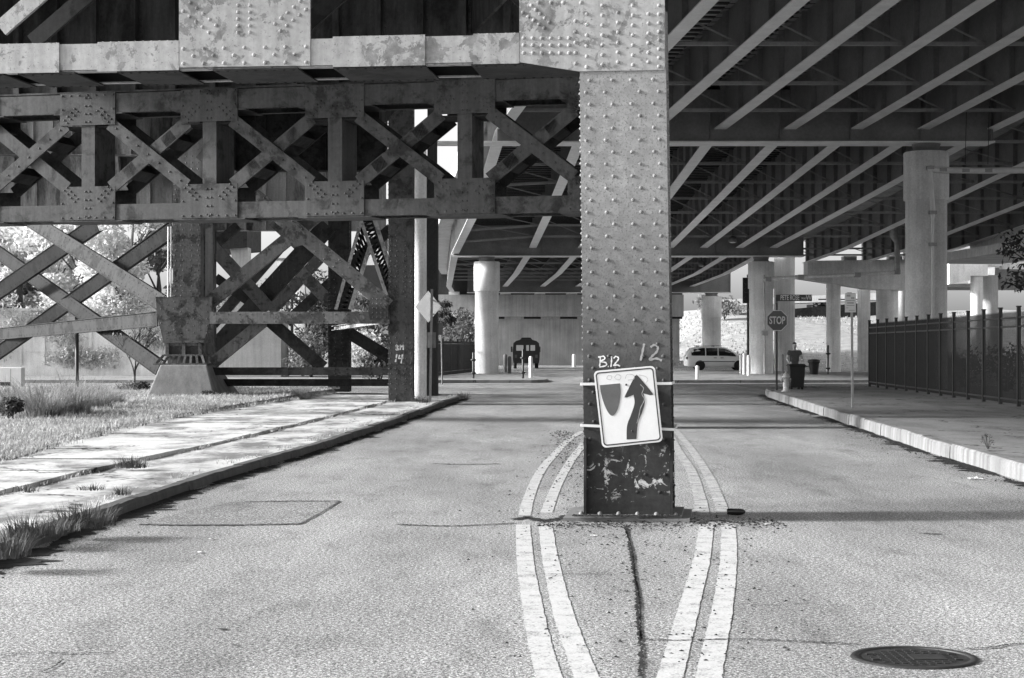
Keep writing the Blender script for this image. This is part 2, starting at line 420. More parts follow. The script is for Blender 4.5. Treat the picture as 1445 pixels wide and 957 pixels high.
# the upper pavement: individual cast slabs, slightly heaved
rnd = random.Random(8); mb = MB(); step = 4
for i in range(0, len(k3)-step, step):
    dz = [rnd.uniform(-.014,.014) for _ in range(4)]; j = i+step
    A, B, C, D = k3[i], k4[i], k4[j], k3[j]
    if A[0]-B[0] < .25: continue
    f = .012
    vs = [(A[0],A[1]+f,.142+dz[0]),(B[0],B[1]+f,.158+dz[1]),(C[0],C[1]-f,.158+dz[2]),(D[0],D[1]-f,.142+dz[3])]
    lo = [(x,y,-.05) for x,y,z in vs]
    mb.add(vs+lo, [(0,1,2,3),(0,3,7,4),(0,4,5,1),(3,2,6,7),(1,5,6,2)])
struct(mb, 'pavement', 'slab')
# lawn
lawn_l = [(-60, p[1]) for p in base]
def lawn_z(x, y): return .17+.10*min(1, max(0, (y-30)/25))+.05*math.sin(x*.9)*math.sin(y*.37)*.5
mb = MB(); vs = []; xs = [0,.12,.3,.6,1.0,1.6,2.4,3.5,5,8,12,20,40]
rows = [(lawnedge((0,y)), y) for y in [3+.8*i for i in range(72)]]
for (e, y) in rows:
    for x in xs:
        X = e[0]+.1*math.sin(y*1.3)+.06*math.sin(y*3.1)-x; vs.append((X, y, .172 if x == 0 else lawn_z(X, y)+.02+.012*math.sin(X*5+y*3)))
n = len(xs)
mb.add(vs, [(i*n+k, i*n+k+1, (i+1)*n+k+1, (i+1)*n+k) for i in range(len(rows)-1) for k in range(n-1)])
struct(mb, 'lawn', 'lawn')
# right pavement, with tooled joints
rb = [(p.x, p.y) for p in resample(KR[:9], 1.5)]; r1 = inset(rb, -.185)
mb = MB()
for i in range(len(r1)-1):
    a, b = r1[i], r1[i+1]
    for k in range(4):
        t0, t1 = k/4, (k+1)/4; RX = 13.9
        x0, x1 = a[0]+(RX-a[0])*t0, a[0]+(RX-a[0])*t1; x2, x3 = b[0]+(RX-b[0])*t1, b[0]+(RX-b[0])*t0; e = .007
        z = .222+rnd.uniform(-.003,.003)
        mb.add([(x0+e,a[1]+e,z),(x1-e,a[1]+e,z),(x2-e,b[1]-e,z),(x3+e,b[1]-e,z)], [(0,1,2,3)])
mb.sheet([r1[0]]+[(13.9, r1[0][1]),(13.9, 62.8)]+[p for p in r1[::-1]], .210)
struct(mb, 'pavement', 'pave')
mb = MB(); mb.box(13.9, 70, 3, 66.5, -.1, .20); struct(mb, 'verge', 'farturf')
mb = MB(); mb.sheet([(9.2,62.3),(13.9,62.3),(13.9,67),(12,66.2),(10,65)], .2); struct(mb, 'pavement', 'pave')
# islands beyond the cross street
def island(pts, h, name, mat):
    mb = MB(); n = len(pts); mb.add([(x,y,h) for x,y in pts]+[(x,y,-.05) for x,y in pts], [tuple(range(n))]+[(i,(i+1)%n,n+(i+1)%n,n+i) for i in range(n)])
    return struct(mb, name, mat)
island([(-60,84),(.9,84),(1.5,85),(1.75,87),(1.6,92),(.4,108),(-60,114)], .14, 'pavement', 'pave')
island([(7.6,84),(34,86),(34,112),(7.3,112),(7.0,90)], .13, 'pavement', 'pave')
# pale strips along the far kerbs: the brighter light there put into the colour
mb = MB(); mb.sheet([(6.5,80.2),(34,82.0),(34,83.4),(6.5,81.6)], .004); struct(mb, 'gutter', 'kerb')
mb = MB(); mb.sheet([(-60,80.5),(2.2,81.0),(2.2,82.4),(-60,82)], .004); struct(mb, 'gutter', 'kerb')
mb = MB(); mb.sheet([(4.0,62.9),(8.9,63.6),(9.2,64.6),(4.0,63.8)], .004); struct(mb, 'crossing_line', 'mark2')

# painted lines, cracks, seams: parts of the road
def line(pix, wd, mat, name, z=.004, jag=.05, sub=24, seed=1, ext=None, wf=None):
    pts = [gp(*p)[:2] for p in pix]
    # smooth by Catmull-Rom
    q = []
    P = [pts[0]]+pts+[pts[-1]]
    for i in range(1, len(P)-2):
        for k in range(6):
            t = k/6; a, b, c, d = P[i-1], P[i], P[i+1], P[i+2]
            q.append(tuple(.5*((2*b[m])+(-a[m]+c[m])*t+(2*a[m]-5*b[m]+4*c[m]-d[m])*t*t+(-a[m]+3*b[m]-3*c[m]+d[m])*t**3) for m in (0,1)))
    q.append(pts[-1])
    if ext: q.append(ext)
    mb = MB(); mb.ribbon(q, wf or wd, z, jag, random.Random(seed), max(1, sub//6))
    return mb.build(name, mat, road, recalc=False)
line([(823,609),(806,618),(786,638),(765,662),(749,695),(740,728)], .125, 'mark', 'lane_marking', seed=1)
line([(738,741),(741,790),(752,860),(766,925),(775,957)], .135, 'mark', 'lane_marking', seed=2, ext=(.28,5))
line([(824,626),(806,650),(786,685),(771,724)], .125, 'mark', 'lane_marking', seed=3)
line([(769,739),(777,790),(792,855),(812,915),(828,957)], .13, 'mark', 'lane_marking', seed=4, ext=(.72,5))
line([(944,610),(958,638),(974,662),(987,700),(992,728)], .14, 'mark2', 'lane_marking', seed=5)
line([(997,741),(990,790),(974,850),(957,915),(945,957)], .135, 'mark', 'lane_marking', seed=6, ext=(.55,5))
line([(952,606),(976,635),(1000,672),(1014,705),(1022,728)], .13, 'mark2', 'lane_marking', seed=7)
line([(1028,741),(1028,790),(1020,855),(1008,915),(1000,957)], .135, 'mark', 'lane_marking', seed=8, ext=(.85,5))
def crack(pix, wd, mat='crack', seed=1, z=.008, jag=.8, sub=36, name='crack', wf=None): return line(pix, wd, mat, name, z, jag, sub, seed, wf=wf)
crack([(884,742),(888,770),(893,800),(899,840),(900,880),(905,915),(903,957)], .024, seed=11)
crack([(880,742),(892,775),(896,812),(903,850),(904,905)], .012, seed=12)
crack([(905,903),(960,905),(1040,903),(1100,905),(1160,908),(1212,911)], .02, seed=13)
crack([(1362,917),(1400,915),(1425,911),(1460,909)], .02, seed=14)
crack([(0,926),(60,922),(110,924),(165,921)], .013, seed=15)
crack([(58,950),(75,943),(90,932)], .012, seed=16)
crack([(560,741),(640,743),(726,739)], .045, seed=17)
crack([(726,734),(745,731),(770,736),(800,728)], .11, seed=18, sub=24)
crack([(980,740),(1010,735),(1040,738),(1075,736)], .05, seed=19, sub=24)
crack([(610,655),(660,656),(705,655)], .07, seed=20)
crack([(740,812),(800,811),(860,812)], .012, seed=27)
crack([(1040,853),(1090,855),(1142,853)], .010, seed=28)
crack([(195,741),(300,742),(424,740)], .085, 'seam', 21)
crack([(424,740),(452,725),(480,708)], .022, 'seam', 22)
crack([(345,709),(410,708),(480,708)], .09, 'seam', 23)
for k, (x, y, ln, wd) in enumerate([(1313,754,36,.055),(314,889,12,.05),(332,912,14,.02),(618,937,16,.02),(1250,693,22,.02),(1026,660,12,.025),(1095,811,14,.012),(240,843,20,.012),(560,905,16,.012)]):
    crack([(x-ln/2,y-1),(x,y),(x+ln/2,y+.6)], wd, 'seam', 30+k, wf=lambda t, wd=wd: wd*(.25+3*t*(1-t)), jag=.4, sub=12, name='tar_spot')
mb = MB(); mb.sheet([gp(*q)[:2] for q in ((196,741),(424,740),(480,708),(330,709),(262,722))], .004); mb.build('asphalt_patch', 'patch', road)
# grit along the right kerb and against the left one
rnd = random.Random(40)
for nm, KK, s in (('gutter_dirt', KR, 1), ('gutter_dirt', KL, -1)):
    q = [(p.x, p.y) for p in resample(KK[:9], .35)]; q = inset(q, .10*s); mb = MB()
    mb.ribbon(q, lambda t: .22+.12*math.sin(t*71)+.1*math.sin(t*163), .006, .75, rnd, 3); tag(mb.build(nm, 'crack', road, recalc=False))
# ------------------------------------------------------------------ riveted bents
def frame(px, Y, a):
    """a bent's local frame: u to the right along the bent (its left end recedes by angle a), y back, z up"""
    o = Vector(((px-CX)*Y/F, Y, 0)); ca, sa = math.cos(a), math.sin(a)
    def uz(qx, qy):
        k = (qx-CX)/F; u = (k*o.y-o.x)/(ca+k*sa); Yp = o.y-u*sa
        return u, H-(qy-HY)*Yp/F
    return o, uz
def plate(mb, poly, y0, y1): mb.prism(poly, y0, y1, lambda u, v, d: (u, d, v))
def rivrow(mb, p, q, n, y, r=.02, seg=8):
    for i in range(n):
        t = i/(n-1) if n > 1 else .5; mb.rivet((p[0]+(q[0]-p[0])*t, y, p[1]+(q[1]-p[1])*t), (0,-1,0), r, seg=seg)

# ---- the near bent: the column in the road and the truss that leaves it to the left
a1 = R(7); O1, uz1 = frame(885, 17.4, a1)
bent = thing('steel_bent', 'pale riveted steel column in the middle of the road with the nearest truss overhead', 'bridge bent', O1, -a1)
sc = 143.7
wl = lambda z: -.42-.009*(z)      # column edges lean a touch
u0t, zt = uz1(817, 99); u1t, _ = uz1(938, 99); u0b, zb = uz1(825, 735); u1b, _ = uz1(949, 735)
zb = .06
def lerp(a, b, t): return a+(b-a)*t
D = .80
c = MB()
# front cover plate, side webs set back behind it, rear cover plate
for y0, y1, ins in ((0, .022, 0), (.022, D-.022, .018), (D-.022, D, 0)):
    vs = [(u0b+ins, y0, zb), (u1b-ins, y0, zb), (u1b-ins, y1, zb), (u0b+ins, y1, zb), (u0t+ins, y0, zt+.7), (u1t-ins, y0, zt+.7), (u1t-ins, y1, zt+.7), (u0t+ins, y1, zt+.7)]
    c.add(vs, [(0,1,2,3),(4,7,6,5),(0,4,5,1),(1,5,6,2),(2,6,7,3),(3,7,4,0)])
rnd = random.Random(2)
z = zb+.22; k = 0
while z < zt-.05:
    t = (z-zb)/(zt-zb); a, b = lerp(u0b, u0t, t), lerp(u1b, u1t, t); W = b-a
    sparse = z < 1.1
    for f in ((.12,.385,.605,.86) if k % 2 == 0 else (.075,.30,.70,.925)):
        if sparse and k % 3 == 2: continue
        c.rivet((a+W*f, 0, z), (0,-1,0), .0185)
    z += .172 if sparse else .118; k += 1
z = zb+.12
while z < zt:
    t = (z-zb)/(zt-zb); a, b = lerp(u0b, u0t, t), lerp(u1b, u1t, t)
    for yy in (.06, .12, D-.1):
        zz = z+(.05 if yy == .12 else 0)
        c.rivet((a+.018, yy, zz), (-1,0,0), .0195, .03); c.rivet((b-.018, yy, zz), (1,0,0), .0195, .03)
    z += .115
c.build('column', 'column', bent)
# angles up the two edges of the foot, and the base plate
for uu, s in ((u0b, 1), (u1b, -1)):
    c = MB(); c.box(min(uu-.004*s, uu+.022*s), max(uu-.004*s, uu+.022*s), -.07, -.002, zb, zb+.75); c.build('edge_angle', 'dark', bent)
c = MB(); c.box(u0b-.20, u1b+.17, -.16, D+.2, 0, .032); c.box(u0b-.10, u1b+.09, -.085, D+.1, .032, .06)
for i in range(6): c.rivet((lerp(u0b-.03, u1b+.03, i/5), -.045, .06), (0,0,1), .026, .03)
c.build('base_plate', 'dgrey', bent)
# gussets
def rows_on(mb, rows, y, r=.02):
    for (p, q, n) in rows: rivrow(mb, uz1(*p), uz1(*q), n, y, r)
gA = MB(); plate(gA, [uz1(253,95), uz1(438,93), uz1(438,-190), uz1(253,-190)], -.012, .02)
rows_on(gA, [((259,90),(432,88),7),((273,79),(416,77),6),((259,69),(432,66),7),((336,8),(336,46),5),((353,8),(353,46),5),
   ((269,4),(305,36),5),((259,16),(295,46),5),((424,2),(388,34),5),((432,14),(396,44),5),((259,-20),(259,-160),12),((432,-20),(432,-160),12)], -.012)
gA.build('gusset_plate', 'near', bent)
gB = MB(); plate(gB, [uz1(733,88), uz1(818,101), uz1(938,99), uz1(938,-190), uz1(733,-190)], -.012, .02)
rows_on(gB, [((739,54),(803,54),6),((739,64),(803,64),6),((739,75),(803,75),6),((750,8),(775,32),5),((738,18),(768,40),5),((812,30),(812,90),5),
  ((828,20),(828,95),6),((850,8),(850,92),7),((872,18),(872,88),6),((893,8),(893,92),7),((915,20),(915,88),6),((930,8),(930,94),8),((760,4),(795,4),3),((820,4),(820,-120),9)], -.012)
gB.build('gusset_plate', 'near', bent)
# bottom chord: two flanged webs with cover plates, tie plates beneath
uL = uz1(-260, 0)[0]; uA0, uA1, uB0 = uz1(253,0)[0], uz1(438,0)[0], uz1(733,0)[0]
zc0 = uz1(345,95)[1]+.005; zc1 = uz1(345,57)[1]
ch = MB()
ch.box(uL, u0t, 0, .02, zc0, zc1)
rw = MB(); rw.box(uL, u0t, D+.08, D+.10, zc0, zc1); rw.box(uL, u0t, .022, D+.078, zc1-.03, zc1-.01); rw.build('rear_web_shade', 'black', bent)  # black rear web and added inner plate: painted shade inside the chord
# raised cover plates of different lengths on the front face
for x0, x1, e in ((uz1(138,0)[0], uA0-.002, .012), (uz1(470,0)[0], uz1(600,0)[0], .016), (uz1(668,0)[0], uB0-.002, .014), (uL, uz1(84,0)[0], .014)):
    ch.box(x0, x1, -.014, -.002, zc0-.022, zc1+e)
    nn = int((x1-x0)/.085)
    for i in range(nn): ch.rivet((x0+(i+.5)*(x1-x0)/nn, .03, zc1+e*.2), (0,0,1), .018, .022)
for yy in (.06, D+.04):                              # bottom flange angles
    ch.box(uL, u0t, yy-.038, yy+.058 if yy < .2 else yy+.038, zc0-.016, zc0-.002)
nn = int((u0t-uL)/.1)
ch.build('bottom_chord', 'near', bent)
tp = MB()
for q0, q1 in ((-250,5),(25,105),(165,252),(300,420),(470,600),(665,815)):
    x0, x1 = uz1(q0,0)[0], uz1(q1,0)[0]
    tp.box(x0, x1, .0, D+.09, zc0-.034, zc0-.018)
    n = max(2, int((x1-x0)/.09))
    for i in range(n):
        tp.rivet((x0+(i+.5)*(x1-x0)/n, .03, zc0-.034), (0,0,-1), .017); tp.rivet((x0+(i+.5)*(x1-x0)/n, D+.05, zc0-.034), (0,0,-1), .017)
tp.build('tie_plate', 'dark', bent)
# web diagonals rising out of the gussets (front and rear members)
def dg(name, p, q, w, y, mat, par=bent, uz=uz1, d=.05, rv=True):
    mb = MB(); (ua, za), (ub, zb_) = uz(*p), uz(*q)
    mb.bar((ua, y, za), (ub, y, zb_), w, d)
    return mb.build(name, mat, par)
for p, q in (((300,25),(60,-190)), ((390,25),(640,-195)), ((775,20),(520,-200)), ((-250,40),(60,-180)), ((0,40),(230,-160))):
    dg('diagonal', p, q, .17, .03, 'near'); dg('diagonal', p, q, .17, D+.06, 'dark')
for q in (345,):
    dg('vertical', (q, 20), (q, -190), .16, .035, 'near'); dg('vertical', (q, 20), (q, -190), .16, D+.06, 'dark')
tc = MB(); zt0, zt1 = uz1(345,-180)[1], uz1(345,-235)[1]
tc.box(uL, u1t, 0, D+.1, zt0, zt1); tc.build('top_chord', 'near', bent)

# white paint marks on the column: B.12 and a larger 12
def strokes(name, lists, w, y, par, uz, mat='chalk', sub=5):
    mb = MB()
    for ln in lists:
        pts = [uz(*p) for p in ln]; q = []
        P = [pts[0]]+pts+[pts[-1]]
        for i in range(1, len(P)-2):
            for k in range(sub):
                t = k/sub; a, b, c_, d = P[i-1], P[i], P[i+1], P[i+2]
                q.append(tuple(.5*((2*b[m])+(-a[m]+c_[m])*t+(2*a[m]-5*b[m]+4*c_[m]-d[m])*t*t+(-a[m]+3*b[m]-3*c_[m]+d[m])*t**3) for m in (0,1)))
        q.append(pts[-1]); n = len(q); vs = []
        for i, (x, z) in enumerate(q):
            A, B_ = q[max(i-1,0)], q[min(i+1,n-1)]; dx, dz = B_[0]-A[0], B_[1]-A[1]; L = math.hypot(dx, dz) or 1
            e = w/2*(1+.25*math.sin(i*1.7)); vs += [(x-dz/L*e, y, z+dx/L*e), (x+dz/L*e, y, z-dx/L*e)]
        mb.add(vs, [(2*i, 2*i+1, 2*i+3, 2*i+2) for i in range(n-1)])
    return mb.build(name, mat, par, recalc=False)
strokes('painted_number', [[(847,503),(847,510),(846,517)],[(844,504),(852,503),(853,507),(847,510),(855,512),(855,516),(846,518)],[(858,517),(859,517.6)],[(863,503),(863,510),(862,518)],[(866,506),(869,503),(873,506),(869,512),(866,516),(871,515),(875,517)]], .013, -.004, bent, uz1)
strokes('painted_number', [[(909,485),(907,495),(904,509)],[(918,490),(923,487),(928,489),(927,496),(920,503),(917,508),(926,506),(934,509)]], .020, -.004, bent, uz1, 'galv')

# ---- the portal truss of the bent behind
a2 = R(13); O2, uz2 = frame(880, 37.0, a2)
pt = thing('portal_truss', 'dark double truss of X braces spanning the road behind the numbered column', 'truss', O2, -a2)
P = 36.9/F
pitch = None
gx = [-92, 88, 0, 0]
cent = [-64, 117, 293, 473.5, 656.5, 838]      # panel points, in the photograph
us = [uz2(x, 200)[0] for x in cent]
half = uz2(656.5+43, 200)[0]-us[4]
zT1 = uz2(656, 115)[1]; zT0 = uz2(656, 161)[1]; zB1 = uz2(656, 252)[1]; zB0 = uz2(656, 301)[1]
D2 = .95
step2 = us[4]-us[3]
us = [us[4]+step2*(i-4) for i in range(-2, 6)]
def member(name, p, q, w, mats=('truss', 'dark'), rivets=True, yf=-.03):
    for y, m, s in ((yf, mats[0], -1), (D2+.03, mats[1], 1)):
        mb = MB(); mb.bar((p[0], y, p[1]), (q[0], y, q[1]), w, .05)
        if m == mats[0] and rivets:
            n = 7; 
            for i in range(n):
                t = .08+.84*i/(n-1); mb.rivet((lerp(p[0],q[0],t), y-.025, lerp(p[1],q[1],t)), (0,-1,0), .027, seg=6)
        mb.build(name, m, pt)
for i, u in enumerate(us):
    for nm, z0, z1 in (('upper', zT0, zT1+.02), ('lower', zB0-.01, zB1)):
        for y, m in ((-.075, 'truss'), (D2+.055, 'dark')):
            mb = MB(); ch_ = .10
            mb.box(u-half, u+half, y, y+.02, z0, z1)
            if m == 'truss':
                for k in range(7):
                    f = -.92+1.84*k/6
                    zz = z1-.05 if nm == 'upper' else z0+.05
                    mb.rivet((u+half*f, y, zz), (0,-1,0), .027, seg=6)
                    if k in (0, 6): mb.rivet((u+half*f, y, (z0+z1)/2), (0,-1,0), .027, seg=6)
                sgn = 1 if nm == 'upper' else -1; zc_ = z0+.10 if nm == 'upper' else z1-.10
                for k in range(4):
                    for s in (-1, 1):
                        for o in (0, .09):
                            mb.rivet((u+s*(half*.85-k*.085-o*.8), y, zc_+sgn*(k*.085-o*.7)+.02), (0,-1,0), .027, seg=6)
                    mb.rivet((u-.05, y, lerp(z0,z1,.1+.25*k)), (0,-1,0), .027, seg=6); mb.rivet((u+.05, y, lerp(z0,z1,.1+.25*k)), (0,-1,0), .027, seg=6)
            mb.build('gusset_plate', m, pt)
    # hung post
    mb = MB()
    for y, s in ((-.04, 1), (D2-.0, -1)): mb.box(u-.16, u+.16, y, y+.04, zB1-.03, zT0+.03)
    mb.box(u+.06, u+.16, 0, D2, zB1-.03, zT0+.03)
    mb.build('post', 'truss', pt)
    mb = MB(); mb.box(u-half*1.02, u+half*1.02, 0, D2, zT0-.05, zT0-.02); mb.build('diaphragm', 'dark', pt)
    if i < len(us)-1:
        v = us[i+1]
        za, zb2 = (zT0+.02, zB1-.02) if u > us[3]-.1 else (zB1-.02, zT0+.02)      # the front member of each X leans away from the middle
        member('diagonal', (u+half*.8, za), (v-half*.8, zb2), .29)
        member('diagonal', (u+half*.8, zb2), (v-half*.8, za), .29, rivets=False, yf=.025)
        mb = MB(); 
        for t in (.25, .75): 
            uu, zz = lerp(u+half*.8, v-half*.8, t), lerp(zB1, zT0, t)
            mb.bar((uu, 0, zz), (uu, D2, zz), .25, .30, (1,0,.8))
        mb.build('batten', 'dark', pt)
zt_in = uz2(656, 142)[1]; zb_in = uz2(656, 279)[1]
uE = us[-1]+half; uS = us[0]-half
for nm, z0, z1 in (('top_chord', zt_in, zT1), ('bottom_chord', zB0, zb_in)):
    mb = MB()
    mb.box(uS, uE, -.05, -.03, z0, z1); mb.box(uS, uE, D2+.03, D2+.05, z0, z1)
    mb.box(uS, uE, -.05, .09, z0-.02, z0-.002); mb.box(uS, uE, D2-.09, D2+.05, z0-.02, z0-.002)
    for u in us: mb.box(u-half*1.25, u+half*1.25, -.06, D2+.06, z0-.045, z0-.023)
    n = int((uE-uS)/.16)
    for i in range(n): mb.rivet((uS+i*.16, -.01, z0-.02), (0,0,-1), .027, seg=6)
    mb.build(nm, 'truss', pt)
# its column beyond, and the floor beam it carries
mb = MB(); mb.box(-.05, .70, .02, .9, 0, zT1+3.2); mb.build('column', 'truss', pt)
mb = MB(); mb.box(uS-1, uE, .15, .19, zT1+.05, zT1+3.1); mb.box(uS-1, uE, -.05, .4, zT1+.02, zT1+.06)
n = int((uE-uS)/.95)
for i in range(n): 
    u = uS+i*.95; mb.box(u-.07, u+.07, -.04, .15, zT1+.06, zT1+3.1)
    for k in range(22): mb.rivet((u+.11, .15, zT1+.2+.13*k), (0,-1,0), .027, seg=6)
mb.build('floor_beam', 'dplate', pt)
# ------------------------------------------------------------------ the viaduct tower beyond, left of the road
TY = 52.5
tw = thing('viaduct_tower', 'dark riveted viaduct tower of two legs and X braces standing on the left lawn', 'bridge tower', (at(415,490,TY).x, TY, 0))
TX = at(415,490,TY).x
def tp3(px, py, Y): 
    p = at(px, py, Y); return (p.x-TX, p.y-TY, p.z)
def box_leg(name, px0, px1, Y, z0, z1, mat, par=tw, riv=True, depth=.75, cols=4):
    a, b = tp3(px0, 490, Y), tp3(px1, 490, Y); mb = MB()
    x0, x1, y = a[0], b[0], a[1]
    mb.box(x0, x1, y, y+.02, z0, z1); mb.box(x0+.02, x1-.02, y+.02, y+depth, z0, z1); mb.box(x0, x1, y+depth, y+depth+.02, z0, z1)
    if riv:
        z = z0+.12; k = 0
        while z < min(z1, 10):
            for f in ((.1,.36,.64,.9) if k % 2 else (.06,.3,.7,.94)): mb.rivet((x0+(x1-x0)*f, y, z), (0,-1,0), .024, seg=6)
            for s, xx in ((-1, x0+.02), (1, x1-.02)): mb.rivet((xx, y+.08, z), (s,0,0), .024, .04, seg=6)
            z += .15; k += 1
    return mb.build(name, mat, par)
legA = box_leg('leg', 548, 583, TY-.6, .05, 10.6, 'truss')
legB = box_leg('leg', 244, 283, TY, 1.9, 10.6, 'tower')
# numbers painted on the road-side leg
def uzT(px, py):
    p = tp3(px, py, TY-.6); return p[0], p[2]
yb = tp3(0,0,TY-.6)[1]-.004
strokes('painted_number', [[(559,487),(559,494)],[(559,487),(562,489),(559,490),(563,493),(559,494)],[(565,494),(565,487),(567,490),(569,487),(569,494)]], .035, yb, tw, uzT)
strokes('painted_number', [[(560,500),(558,511)],[(564,501),(563,506),(569,505)],[(568,500),(566,513)]], .04, yb, tw, uzT)
# the shoe of the second leg: flared gussets, ribs and the slotted base
mb = MB()
f = lambda u, v, d: (*[tp3(u, v, TY)[0]], d, tp3(u, v, TY)[2])
mb.prism([(220,419),(300,419),(298,448),(288,481),(289,488),(233,488),(231,481),(222,448)], -.06, -.02, f)
for i in range(8):
    for j in range(5):
        p = tp3(228+i*9.2, 426+j*10+ (i%2)*4, TY); mb.rivet((p[0], -.06, p[2]), (0,-1,0), .024, seg=6)
mb.build('gusset_plate', 'tower', tw)
mb = MB()
x0, x1 = tp3(233,0,TY)[0], tp3(287,0,TY)[0]; zs = tp3(0,483,TY)[2]; ze = tp3(0,500,TY)[2]
mb.box(x0, x1, .1, .8, ze, zs+.4); mb.box(x0-.05, x1+.05, -.16, .9, zs-.02, zs+.05)
for k in range(3): 
    xx = lerp(x0+.08, x1-.08, k/2); mb.box(xx-.05, xx+.05, -.12, .1, ze, zs-.02)
for i in range(9):
    xx = lerp(x0+.1, x1-.1, i/8); mb.rivet((xx, .1, ze+.18), (0,-1,0), .024, seg=6)
mb.box(x0-.02, x1+.02, -.14, .9, ze-.06, ze)
zp = tp3(0,515,TY)[2]
for k in range(8):
    xa = lerp(x0-.02, x1-.02, k/7); xb = lerp(x0-.22, x1+.06, k/7)
    mb.bar((xa, -.12, ze-.03), (xb, -.2, zp+.04), .07, .05)
mb.box(x0-.30, x1+.14, -.28, 1.0, zp-.0, zp+.045); mb.box(x0, x1, .35, .9, zp+.045, ze-.06)
mb.build('leg_shoe', 'tower', tw)
def tbar(name, p, q, wpx, Y0, Y1, mat, par=tw, d=.28, riv=True, flange=True):
    a, b = Vector(tp3(*p, Y0)), Vector(tp3(*q, Y1)); w = wpx*(Y0+Y1)/2/F; mb = MB()
    mb.bar(a, b, w, .025)
    if flange:
        ax = (b-a).normalized(); up = ax.cross(Vector((0,1,0))).normalized()
        for s in (-1, 1): 
            off = up*(w/2-.012)*s; mb.bar(a+off+Vector((0,d/2,0)), b+off+Vector((0,d/2,0)), .02, d-.03)
    if riv:
        n = int((b-a).length/.35); ax = (b-a).normalized(); up = ax.cross(Vector((0,1,0))).normalized()
        nrm = Vector((0,-1,0))
        for i in range(n):
            for s in (-.3, .3): mb.rivet(a.lerp(b, (i+.5)/n)+up*w*s+Vector((0,-.0125,0)), nrm, .024, seg=6)
    return mb.build(name, mat, par)
tbar('strut', (296,448.5), (550,448.5), 17, TY-.15, TY-.65, 'tower')
tbar('diagonal', (296,426), (548,222), 19, TY+.2, TY-.3, 'tower')
tbar('diagonal', (548,432), (283,214), 21, TY-.68, TY-.25, 'tower')
mb = MB(); f2 = lambda u, v, d: (tp3(u, v, TY-.7)[0], tp3(0,0,TY-.7)[1]+d, tp3(u, v, TY-.7)[2])
mb.prism([(524,414),(548,416),(548,452),(522,452),(520,436)], 0, .03, f2)
for i in range(4):
    for j in range(5): 
        p = f2(526+i*6, 422+j*6.5, 0); mb.rivet(p, (0,-1,0), .024, seg=6)
mb.build('gusset_plate', 'tower', tw)
mb = MB(); mb.prism([(400,312),(418,318),(434,332),(430,345),(418,348),(398,330)], 0, .03, lambda u, v, d: (tp3(u, v, TY-.72)[0], tp3(0,0,TY-.72)[1]+d, tp3(u, v, TY-.72)[2])); mb.build('gusset_plate', 'tower', tw)
tbar('diagonal', (299,513), (372,453), 16, TY+.1, TY+.1, 'tower')
tbar('diagonal', (380,453), (456,519), 17, TY+.2, TY+.2, 'dark')
tbar('strut', (300,524), (548,524), 11, TY+.3, TY-.3, 'dark')
tbar('strut', (300,540), (548,540), 10, TY+.9, TY+.5, 'dark', riv=False)
# struts and braces that run back and left from the second leg
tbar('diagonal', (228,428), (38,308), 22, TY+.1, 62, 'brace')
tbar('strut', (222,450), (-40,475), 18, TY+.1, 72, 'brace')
tbar('diagonal', (-30,430), (136,316), 21, 66, 58, 'blackbrace')
tbar('diagonal', (-40,524), (244,322), 19, 72, TY+.8, 'blackbrace')
tbar('diagonal', (-40,330), (224,519), 19, 73, TY+.8, 'blackbrace')
# rear legs and their braces
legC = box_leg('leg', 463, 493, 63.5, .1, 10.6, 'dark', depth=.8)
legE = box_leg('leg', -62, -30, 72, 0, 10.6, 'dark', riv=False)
legD = box_leg('leg', 281, 300, 60, .2, 10.6, 'tower', riv=False)
tbar('diagonal', (463,318), (300,497), 26, 62.6, 62.6, 'dark')
tbar('diagonal', (281,328), (380,437), 19, 61.8, 62.4, 'tower')
tbar('diagonal', (412,371), (466,428), 17, 64.5, 64.5, 'tower')
tbar('diagonal', (462,352), (381,440), 15, 66, 66, 'truss')
tbar('diagonal', (385,312), (440,365), 15, 67, 67, 'tower')
tbar('diagonal', (492,470), (552,506), 17, 63, 63, 'dark')
tbar('strut', (472,463), (549,452), 7, 63, 56, 'near', riv=False)
for p_, q_, w_, y_, m_ in (((300,458),(424,316),14,70,'dark'),((404,455),(552,322),15,67,'dark'),((304,392),(374,442),13,69,'blackbrace'),((296,352),(336,318),13,71,'dark'),((300,505),(352,452),12,71,'dark')):
    tbar('diagonal', p_, q_, w_, y_, y_, m_, riv=False)
# laced struts leaning against each other
def laced(p0, p1, q0, q1, Y, name='laced_strut', mats=('near', 'dark')):
    """two chords with lattice bars between, p the left chord, q the right one"""
    r_ = MB(); A, B = Vector(tp3(*p0, Y)), Vector(tp3(*p1, Y)); C_, D_ = Vector(tp3(*q0, Y)), Vector(tp3(*q1, Y))
    r_.bar(A, B, .11, .12); r_.bar(C_, D_, .13, .12); o = r_.build(name, mats[0], tw)
    l_ = MB(); n = 16
    for i in range(n):
        a, b = A.lerp(B, i/n), A.lerp(B, (i+1)/n); c_, d_ = C_.lerp(D_, i/n), C_.lerp(D_, (i+1)/n)
        l_.bar(a, d_, .07, .03); l_.bar(c_, b, .07, .03)
    l_.build('lacing', mats[1], o)
laced((510,312),(474,437), (523,345),(494,437), 59)
laced((510,312),(546,418), (528,308),(556,395), 58.5, mats=('near','dark'))
mb = MB()
for q in (237.5, 241.5): mb.tube([tp3(q, 320, TY-.1), tp3(q-.5, 419, TY-.1)], .025, 6)
mb.build('conduit', 'white', tw)
